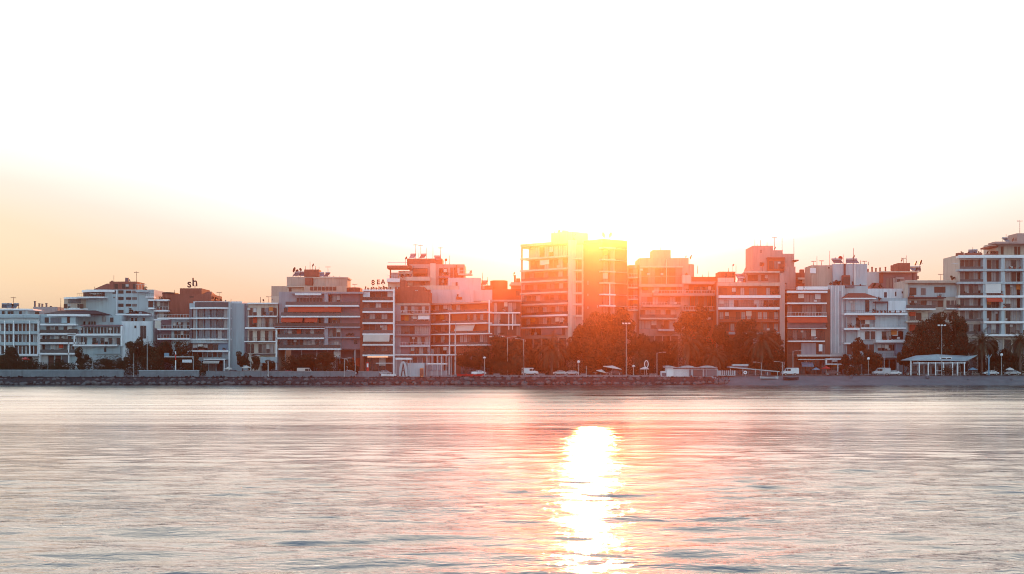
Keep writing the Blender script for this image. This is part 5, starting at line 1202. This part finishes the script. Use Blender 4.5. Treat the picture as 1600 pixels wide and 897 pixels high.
# ------------------------------------------------------------------ rooftop gear
def by(nick): return [q for q in BLD if q.nick == nick][0]
def _dish():
    bm = NB(); n = 16; R_ = 1.0; rings = []
    for k in range(4):
        r_ = R_*k/3; z = .28*(k/3)**2; rings.append([bm.verts.new((r_*math.cos(2*math.pi*i/n), -z, r_*math.sin(2*math.pi*i/n))) for i in range(n)] if k else [bm.verts.new((0, 0, 0))])
    for i in range(n): bm.faces.new((rings[0][0], rings[1][i], rings[1][(i+1) % n]))
    for a, c in zip(rings[1:], rings[2:]):
        for i in range(n): bm.faces.new((a[i], c[i], c[(i+1) % n], a[(i+1) % n]))
    me = bpy.data.meshes.new('reflector'); bm.to_mesh(me); bm.free(); me.materials.append(METAL)
    bm = NB(); atube(bm, (0, -.2, -.9), (0, -.95, 0), .04, .03, 5); abox(bm, -.08, .08, -1.05, -.9, -.08, .08); me2 = bpy.data.meshes.new('feed_arm'); bm.to_mesh(me2); bm.free(); me2.materials.append(DMETAL)
    return me, me2
DM = _dish(); ROOF = {}
def spot(b, px, base, off): return b.world(px, base, off)
def reg(b, kind_, t, px): ROOF.setdefault((b.nick, kind_), []).append((px, t))
def aerial(nick, px, top, base, off=4, nb=3):
    b = by(nick); p = spot(b, px, base, off); s = (b.dL+off)/F; H = (base-top)*s
    t = empty('aerial', '', 'aerial', p); bm = NB(); atube(bm, (0, 0, -.3), (0, 0, H), .085, .06, 6); mk('mast', bm, DMETAL, t); reg(b, 'aerial', t, px)
    bm = NB()
    if nb:
        atube(bm, (-.75, 0, H*.93), (.75, 0, H*.93), .05, .05, 5)
        for i in range(nb+2): x = -.7+1.4*i/(nb+1); atube(bm, (x, -.35, H*.93), (x, .35, H*.93), .035, .035, 4); atube(bm, (x, 0, H*.93-.2), (x, 0, H*.93+.2), .035, .035, 4)
        mk('antenna_bars', bm, DMETAL, t)
    else: bm.free()
def dish(nick, px, cy, base, r_, off=4, rz=0.9, m=None):
    b = by(nick); p = spot(b, px, base, off); s = (b.dL+off)/F; H = (base-cy)*s; t = empty('satellite_dish', '', 'satellite dish', p, rz); reg(b, 'satellite dish', t, px)
    bm = NB(); atube(bm, (0, .1, -.2), (0, .1, H), .06, .06, 6); mk('post', bm, DMETAL, t)
    o = inst('reflector', DM[0], t, (0, 0, H), (0.35, 0, 0), (r_*s,)*3); inst('feed_arm', DM[1], t, (0, 0, H), (0.35, 0, 0), (r_*s,)*3)
    o.material_slots[0].link = 'OBJECT'; o.material_slots[0].material = m or GREY
def heater(nick, px, base, off=5, w=2.0):
    b = by(nick); p = spot(b, px, base, off); t = empty('solar_water_heater', '', 'water heater', p, rng.uniform(-.5, .5)); reg(b, 'solar water heater', t, px)
    bm = NB(); atube(bm, (-w/2, .5, 1.35), (w/2, .5, 1.35), .3, .3, 12); mk('tank', bm, METAL, t)
    bm = NB(); v = [bm.verts.new(q) for q in ((-w/2, -.9, .2), (w/2, -.9, .2), (w/2, .4, 1.15), (-w/2, .4, 1.15), (-w/2, -.9, .12), (w/2, -.9, .12), (w/2, .4, 1.07), (-w/2, .4, 1.07))]
    for f in ((0, 1, 2, 3), (7, 6, 5, 4), (0, 4, 5, 1), (1, 5, 6, 2), (2, 6, 7, 3), (3, 7, 4, 0)): bm.faces.new([v[i] for i in f])
    mk('collector', bm, GLASSB, t); bm = NB()
    for x in (-w/2+.1, w/2-.1): atube(bm, (x, .5, -.2), (x, .5, 1.2), .04, .04, 5); atube(bm, (x, -.9, -.2), (x, -.9, .2), .04, .04, 5)
    mk('stand', bm, DMETAL, t)
def plant(nick, px, base, h, off=1.0, m=LEAF):
    b = by(nick); p = spot(b, px, base, off); s = (b.dL+off)/F; t = empty('potted_plant', '', 'plant', p); reg(b, 'potted plant', t, px)
    me = inst('leaves', PLM[int(px) % 3], t, (0, 0, h*s*.55), (0, 0, 0), (h*s*.5,)*3); bm = NB(); alathe(bm, [(.2, 0), (.28, .4)], n=10); mk('pot', bm, BRICK, t)
PLM = []
for q in range(3):
    me = crown_mesh(70+q, 1.0, 1.0, 260, LEAF, .42, 5); me.name = 'leaves'; PLM.append(me)
W1 = 'white block at the west end'
for px in (7, 15, 24): heater(W1, px, 482, 6, 1.6)
aerial(W1, 21, 464, 482, 6); dish(W1, 12, 476, 482, 2.6, 6, 1.0); dish(W1, 29, 476, 483, 2.0, 6, -.9, MAUVE); plant(W1, 19, 482, 7, 5)
S1 = 'big white stepped block'
aerial(S1, 178, 430, 452, 5, 0); aerial(S1, 213.5, 424, 447, 8); dish(S1, 174, 441, 447, 3.0, 7, 1.1, MAUVE); dish(S1, 203, 438, 441, 2.0, 7, -.8); aerial(S1, 95, 466, 484, 2, 0); plant(S1, 204, 491, 9, -1.5); plant(S1, 213, 491, 5, -1.5); dish(S1, 219, 489, 493, 2.4, -1, .6); aerial(S1, 148, 448, 453, 6, 0)
H1 = 'brick red hotel'
aerial(H1, 273, 453, 460, 4, 0); dish(H1, 288, 454, 458, 2.0, 5, 1.1, DMETAL); aerial(H1, 342.5, 456, 471, 5); plant(H1, 330, 470, 9, 4); plant(H1, 338, 471, 7, 4); plant(H1, 345, 472, 5, 5); dish(H1, 352, 470, 473, 1.6, 5); aerial(H1, 361, 467, 473, 5, 0)
C1 = 'cream balcony house'
aerial(C1, 407, 464, 473.5, 4, 0); dish(C1, 412, 469, 473.5, 2.0, 4, -.8, DMETAL); aerial(C1, 420, 463, 473.5, 5); dish(C1, 425, 468, 473.5, 1.6, 4)
B1_ = 'beige rear block'
dish(B1_, 458.5, 421, 433, 4.2, 6, 1.25, DMETAL); dish(B1_, 464, 423, 433, 2.4, 6, .7, DMETAL); dish(B1_, 470, 421, 433, 2.6, 6, -.6, DMETAL); heater(B1_, 464, 432, 5, 2.2); heater(B1_, 471, 432, 6, 2.2)
aerial(B1_, 477.5, 416, 422, 5, 0); aerial(B1_, 484.5, 409, 421, 6, 0); dish(B1_, 488.5, 414, 421, 2.6, 6, 1.3, DMETAL); aerial(B1_, 493, 416, 421, 6, 0); aerial(B1_, 498.5, 417, 433, 6, 0); heater(B1_, 503, 433, 5, 1.6); heater(B1_, 511, 433, 6, 1.6); aerial(B1_, 512.5, 416, 433, 6); aerial(B1_, 521, 431, 434, 4, 0); aerial(B1_, 531, 431, 434, 4, 0); dish(B1_, 537, 435, 438, 1.6, 4); aerial(B1_, 554.5, 444, 452, 4)
P1 = 'white banded block'
for i, px in enumerate((571, 575.5, 580, 584, 588, 592, 596, 600, 605, 610)): plant(P1, px, 453, (5, 4, 4, 5, 4, 5, 5, 6, 5, 4)[i], 1.0, LEAF)
PP = 'pale penthouse block'
for px, tp, bs in ((649.5, 381, 405), (654.5, 395, 405), (657.5, 382, 405), (666, 387, 404), (676.5, 378, 404), (688.5, 386, 406), (702, 399, 413)): aerial(PP, px, tp, bs, 6, 3 if px in (649.5, 657.5, 688.5) else 0)
dish(PP, 696.5, 406, 413, 2.4, 5, .6, RUST); dish(PP, 634, 403, 413, 2.6, 4, 1.1, DMETAL); heater(PP, 645, 404, 7, 1.8); heater(PP, 661, 404, 8, 1.8); heater(PP, 684, 407, 5.5, 2); dish(PP, 707, 439, 442, 1.6, -1.5, .6); aerial(PP, 754, 426, 442, 1, 0); dish(PP, 735, 425, 430, 3.0, 2, 1.0, CREAM); plant(PP, 629, 434, 6, -.3); plant(PP, 641, 434, 6, 1.8); plant(PP, 653, 434, 5, 1.8); plant(PP, 715, 465, 5, -5.6)
DR = 'domed rear block'
aerial(DR, 754, 427, 446, 2, 0); aerial(DR, 761.5, 433, 446, 2, 0); heater(DR, 757, 446, 2, 1.8); dish(DR, 803, 427, 431, 2.0, 4.5, 1.0, DMETAL)
TW = 'tallest orange tower'
dish(TW, 866, 362, 368, 2.0, 6, 1.2); dish(TW, 872.5, 362, 368, 3.8, 6, 1.0, BRICK); dish(TW, 896, 366, 382, 4.0, 4, .9, BEIGE); dish(TW, 897.5, 375, 382, 3.0, 4, -.9, BEIGE); heater(TW, 884, 368, 7, 2)
b = by(TW)
for px in (944, 952.5): dish(TW, px, 367, 374, 4.4, 5, 1.0 if px > 950 else -1.0, BEIGE)
SG = 'stepped glazed block'
aerial(SG, 1032, 386, 391, 6, 0); dish(SG, 1078.5, 401.5, 411, 3.6, 4, 1.2, RUST); dish(SG, 1071.5, 400.5, 404, 1.6, 4); aerial(SG, 1090, 415, 426, 4, 0); aerial(SG, 1098, 429, 433, 4, 0); aerial(SG, 1107.5, 424, 433, 5, 0); plant(SG, 1073, 431, 5, 0)
plant(SG, 1030, 458, 5, -1.2); plant(SG, 1042, 458, 5, -1.2); plant(SG, 1056, 458, 4, -1.2)
RB = 'red block with white balcony'
aerial(RB, 1138.5, 419, 425, 7, 0); aerial(RB, 1150, 413, 425, 7, 0); dish(RB, 1145.5, 414, 425, 2.0, 7, .6); dish(RB, 1164, 421, 437, 4.6, 4, 1.0, BEIGE); heater(RB, 1156, 436, 5, 2.4); heater(RB, 1158, 441, 3.5, 2.0); plant(RB, 1195, 479, 8, -1.0); plant(RB, 1162, 441, 5, 2.5)
PS = 'pink stepped tower'
for px, tp, bs, nb in ((1179.5, 374, 385, 0), (1183, 381, 385, 0), (1188.5, 375, 384, 0), (1198.5, 378, 384, 0), (1210, 370, 391, 3), (1222, 372, 397, 0), (1240.5, 373, 397, 0)): aerial(PS, px, tp, bs, 4, nb)
dish(PS, 1211, 387, 391, 2.0, 5, 1.0); dish(PS, 1192, 413.5, 424, 3.0, -.5, .9, RUST)
ST = 'pale ribbed stair tower'
for px, tp, bs, nb in ((1271, 408, 415, 2), (1276.5, 400, 415, 0), (1283.5, 407, 415, 3), (1296.5, 392, 415, 0), (1344.5, 407, 413, 0), (1350.5, 408, 413, 2), (1333.5, 388, 413, 0), (1357, 409, 413, 0)): aerial(ST, px, tp, bs, 5, nb)
dish(ST, 1304, 405, 412, 3.0, 6, .8, BRICK); dish(ST, 1313.5, 403, 412, 3.4, 6, -.5, REDP); aerial(ST, 1317.5, 397.5, 412, 5, 0); heater(ST, 1308, 412, 5, 3.0); heater(ST, 1328, 412, 5, 2.4); heater(ST, 1335, 412, 6, 2.2); dish(ST, 1333, 402, 412, 5.0, 7, 1.25, DMETAL); plant(ST, 1308, 446, 8, .8); plant(ST, 1312, 446, 7, .8); plant(ST, 1298, 446, 5, .8)
MV = 'mauve rear block'
for px, tp in ((1363, 417), (1369, 419), (1375.5, 418), (1384, 417)): by(MV).chim(px, tp, 425, 4, 1.8, BRICK)
dish(MV, 1408.5, 406, 411, 2.6, 6, 1.0, BRICK); aerial(MV, 1412, 403, 411, 5, 2); aerial(MV, 1416, 399, 411, 6, 0); dish(MV, 1430, 411, 424, 4.4, 6, 1.1, DMETAL); dish(MV, 1437.5, 410, 424, 4.6, 6, 1.0, DMETAL)
heater(MV, 1427, 424, 5, 2.2); heater(MV, 1433, 424, 6, 2.2); plant(MV, 1432, 425, 6, 3); plant(MV, 1366, 451, 8, -7); plant(MV, 1376, 451, 7, -7)
WH = 'white house with tiled hut'
for px in (1371, 1377, 1383, 1391, 1399, 1407): plant(WH, px, 489, 4, -.8)
plant(WH, 1374, 470, 6, 1.5)
CH = 'pale corner house'
plant(CH, 1488, 439, 8, 3); plant(CH, 1494, 439, 6, 3); aerial(CH, 1470, 428, 439, 6)
EE = 'large east end building'
aerial(EE, 1520, 386, 396, 2, 0); aerial(EE, 1533, 388, 398, 3, 0); heater(EE, 1520, 398, 4, 2.6); aerial(EE, 1572, 366, 379, 8, 0); dish(EE, 1582.5, 373.5, 379, 3.6, 8, 1.1, BRICK); aerial(EE, 1593.5, 344, 365, 9, 3); heater(EE, 1572, 379, 8, 2.0)
for px in (1503, 1514, 1523, 1530, 1543, 1549, 1554): plant(EE, px, 398, 5, 2.0)
for px in (1511, 1519, 1529, 1578, 1586, 1594): plant(EE, px, 420, 3.5, -.5)
words = ['first', 'second', 'third', 'fourth', 'fifth', 'sixth', 'seventh', 'eighth', 'ninth', 'tenth']
DESC = {'aerial': 'thin aerial mast', 'satellite dish': 'satellite dish', 'solar water heater': 'solar water heater', 'potted plant': 'leafy plant'}
for (nk, kd), L_ in ROOF.items():
    L_.sort(key=lambda q: q[0]); nm = {'aerial': 'aerials', 'satellite dish': 'satellite dishes', 'solar water heater': 'water heaters', 'potted plant': 'plants'}[kd]
    for i, (px, t) in enumerate(L_):
        if len(L_) == 1: lab = 'only %s on the %s' % (DESC[kd], nk)
        else: lab = '%s %s from the left on the %s' % (words[i] if i < 10 else 'last', DESC[kd], nk)
        t['label'] = lab; t['group'] = nm + ' on the ' + nk
# rooftop letters
def letter(ch, nick, px, base, hpx, off, label):
    b = by(nick); p = spot(b, px, base, off); s = (b.dL+off)/F
    cu = bpy.data.curves.new('roof_letter', 'FONT'); cu.body = ch; cu.size = hpx*s*1.42; cu.extrude = .12; cu.align_x = 'CENTER'; cu.offset = .06
    tmp = bpy.data.objects.new('tmp', cu); link(tmp); bpy.context.view_layer.update()
    me = bpy.data.meshes.new_from_object(tmp.evaluated_get(bpy.context.evaluated_depsgraph_get())); bpy.data.objects.remove(tmp)
    me.materials.clear(); me.materials.append(DMETAL)
    t = empty('roof_letter', label, 'sign letter', p, 0, 'rooftop letters on the ' + nick); inst('letter', me, t, (0, 0, .1), (math.pi/2, 0, 0))
    bm = NB(); atube(bm, (-.2, .15, -.4), (-.2, .15, .5), .04, .04, 5); atube(bm, (.2, .15, -.4), (.2, .15, .5), .04, .04, 5); mk('support', bm, DMETAL, t)
letter('s', H1, 296, 449.5, 13, 5, 'dark rooftop letter s on the brick red building'); letter('h', H1, 304.5, 447.5, 13.0, 5, 'dark rooftop letter h on the brick red building')
letter('8', P1, 583, 445.5, 7.5, 2.5, 'dark figure 8 standing on the roof of the white banded block'); letter('E', P1, 591, 444.5, 7, 2.5, 'dark rooftop letter E above the white banded block'); letter('A', P1, 598.5, 444, 7, 2.5, 'dark rooftop letter A above the white banded block')

# ------------------------------------------------------------------ sky, sun, air, camera
SUN_PX, SUN_PY = 921.0, SUNPY
az = math.atan((SUN_PX-CX)/F); el = math.atan((HY-SUN_PY)/math.hypot(F, SUN_PX-CX))
W = bpy.data.worlds.new('World'); SC.world = W; W.use_nodes = True
nt = W.node_tree; N = nt.nodes; L = nt.links; bg = N['Background']
sk = N.new('ShaderNodeTexSky'); sk.sky_type = 'NISHITA'; sk.sun_disc = False; sk.sun_elevation = el; sk.sun_rotation = az
sk.altitude = 0; sk.air_density = AIR; sk.dust_density = DUST; sk.ozone_density = 1.0
sd = Vector((math.sin(az)*math.cos(el), math.cos(az)*math.cos(el), math.sin(el)))
bg.inputs[1].default_value = SKY
# glow put into the sky colour round the setting sun: peach along the horizon, white towards the sun and higher up
tc = N.new('ShaderNodeTexCoord')
def vm(op, a, b_):
    t = N.new('ShaderNodeVectorMath'); t.operation = op; L.new(a, t.inputs[0]); t.inputs[1].default_value = b_; return t.outputs['Value']
def mm(op, a, b_=None):
    t = N.new('ShaderNodeMath'); t.operation = op
    for i, v in enumerate((a, b_)):
        if v is None: continue
        if isinstance(v, (int, float)): t.inputs[i].default_value = v
        else: L.new(v, t.inputs[i])
    return t.outputs[0]
def sm_(v, a, b_):
    t = N.new('ShaderNodeMapRange'); t.interpolation_type = 'SMOOTHSTEP'; L.new(v, t.inputs['Value']); t.inputs['From Min'].default_value = a; t.inputs['From Max'].default_value = b_; return t.outputs['Result']
gdir = tc.outputs['Generated']
theta = mm('MULTIPLY', mm('ARCCOSINE', mm('MINIMUM', vm('DOT_PRODUCT', gdir, tuple(sd)), .99999)), 57.2958)
elev = mm('MULTIPLY', mm('ARCSINE', vm('DOT_PRODUCT', gdir, (0, 0, 1))), 57.2958)
wv = mm('ADD', elev, mm('MULTIPLY', mm('SUBTRACT', 23.0, theta), .25))
cn = N.new('ShaderNodeTexNoise'); mpn = N.new('ShaderNodeMapping'); mpn.inputs['Scale'].default_value = (2, 2, 14); L.new(gdir, mpn.inputs['Vector']); L.new(mpn.outputs[0], cn.inputs['Vector']); cn.inputs['Scale'].default_value = 1.2; cn.inputs['Detail'].default_value = 3
wv = mm('ADD', wv, mm('MULTIPLY', mm('SUBTRACT', cn.outputs['Fac'], .5), 1.6))
grad = N.new('ShaderNodeValToRGB'); cr = grad.color_ramp; k_ = VEIL
for pos, c_ in ((0.0, (1.24, 1.03, .72)), (.3, (1.13, .90, .60)), (.5, (1.08, .85, .62)), (.69, (1.06, .88, .76)), (.86, (1.2, 1.03, .96)), (1.0, (1.75, 1.62, 1.46))):
    e_ = cr.elements[0] if pos == 0 else (cr.elements[-1] if pos == 1.0 else cr.elements.new(pos)); e_.position = pos; e_.color = (c_[0]*.5, c_[1]*.5, c_[2]*.5, 1)
mr = N.new('ShaderNodeMapRange'); L.new(wv, mr.inputs['Value']); mr.inputs['From Min'].default_value = 1.0; mr.inputs['From Max'].default_value = 9.9; L.new(mr.outputs[0], grad.inputs['Fac'])
sc_ = N.new('ShaderNodeVectorMath'); sc_.operation = 'SCALE'; hi = N.new('ShaderNodeMix'); hi.data_type = 'RGBA'; hi.blend_type = 'MULTIPLY'; L.new(sm_(elev, 14.2, 17.0), hi.inputs['Factor']); L.new(grad.outputs['Color'], hi.inputs['A']); hi.inputs['B'].default_value = (.92, .90, .82, 1); L.new(hi.outputs['Result'], sc_.inputs[0]); sc_.inputs['Scale'].default_value = k_/SKY*2/(2**EXPO)
mask = mm('MULTIPLY', mm('SUBTRACT', 1.0, sm_(elev, 16.0, VEILTOP)), mm('SUBTRACT', 1.0, sm_(theta, 38.0, 85.0)))
belt = N.new('ShaderNodeMix'); belt.data_type = 'RGBA'; L.new(mm('MULTIPLY', mm('SUBTRACT', 1.0, sm_(elev, 6.0, 22.0)), sm_(theta, 60.0, 95.0)), belt.inputs['Factor'])
L.new(sk.outputs[0], belt.inputs['A']); belt.inputs['B'].default_value = (3.1, 4.05, 4.25, 1)       # the blue grey dusk belt opposite the sun
mxs = N.new('ShaderNodeMix'); mxs.data_type = 'RGBA'; L.new(mask, mxs.inputs['Factor']); L.new(belt.outputs['Result'], mxs.inputs['A']); L.new(sc_.outputs['Vector'], mxs.inputs['B'])
L.new(mxs.outputs['Result'], bg.inputs[0])
l = bpy.data.lights.new('sun', 'SUN'); l.energy = SUN; l.angle = R(SUNANG); l.color = SUNCOL
so = bpy.data.objects.new('sun', l); link(so); so.rotation_euler = sd.to_track_quat('Z', 'Y').to_euler()
bm = NB(); abox(bm, -950, 950, -250, 1550, -3.2, 62)
hz = bpy.data.materials.new('haze_air'); hz.use_nodes = True; hn = hz.node_tree
for n_ in list(hn.nodes): hn.nodes.remove(n_)
ou = hn.nodes.new('ShaderNodeOutputMaterial'); pv = hn.nodes.new('ShaderNodeVolumePrincipled'); hn.links.new(pv.outputs[0], ou.inputs['Volume'])
pv.inputs['Density'].default_value = HAZE; pv.inputs['Color'].default_value = (*HAZECOL, 1); pv.inputs['Anisotropy'].default_value = HAZEG
if HAZE > 0: kind(mk('haze', bm, hz), 'stuff')
cam = bpy.data.cameras.new('camera'); co = bpy.data.objects.new('camera', cam); link(co); SC.camera = co
co.location = (0, 0, HC); co.rotation_euler = (R(90), 0, 0); cam.sensor_width = 36; cam.lens = 36*F/1600; cam.shift_y = (HY-448.5)/1600; cam.clip_start = .5; cam.clip_end = 5000
SC.view_settings.view_transform = 'Standard'; SC.view_settings.look = 'None'; SC.view_settings.exposure = EXPO; SC.view_settings.gamma = 1
SC.cycles.use_denoising = True; SC.cycles.filter_width = 1.0; SC.cycles.denoising_prefilter = 'ACCURATE'; SC.cycles.max_bounces = 6; SC.cycles.volume_bounces = 0; SC.cycles.sample_clamp_indirect = 10
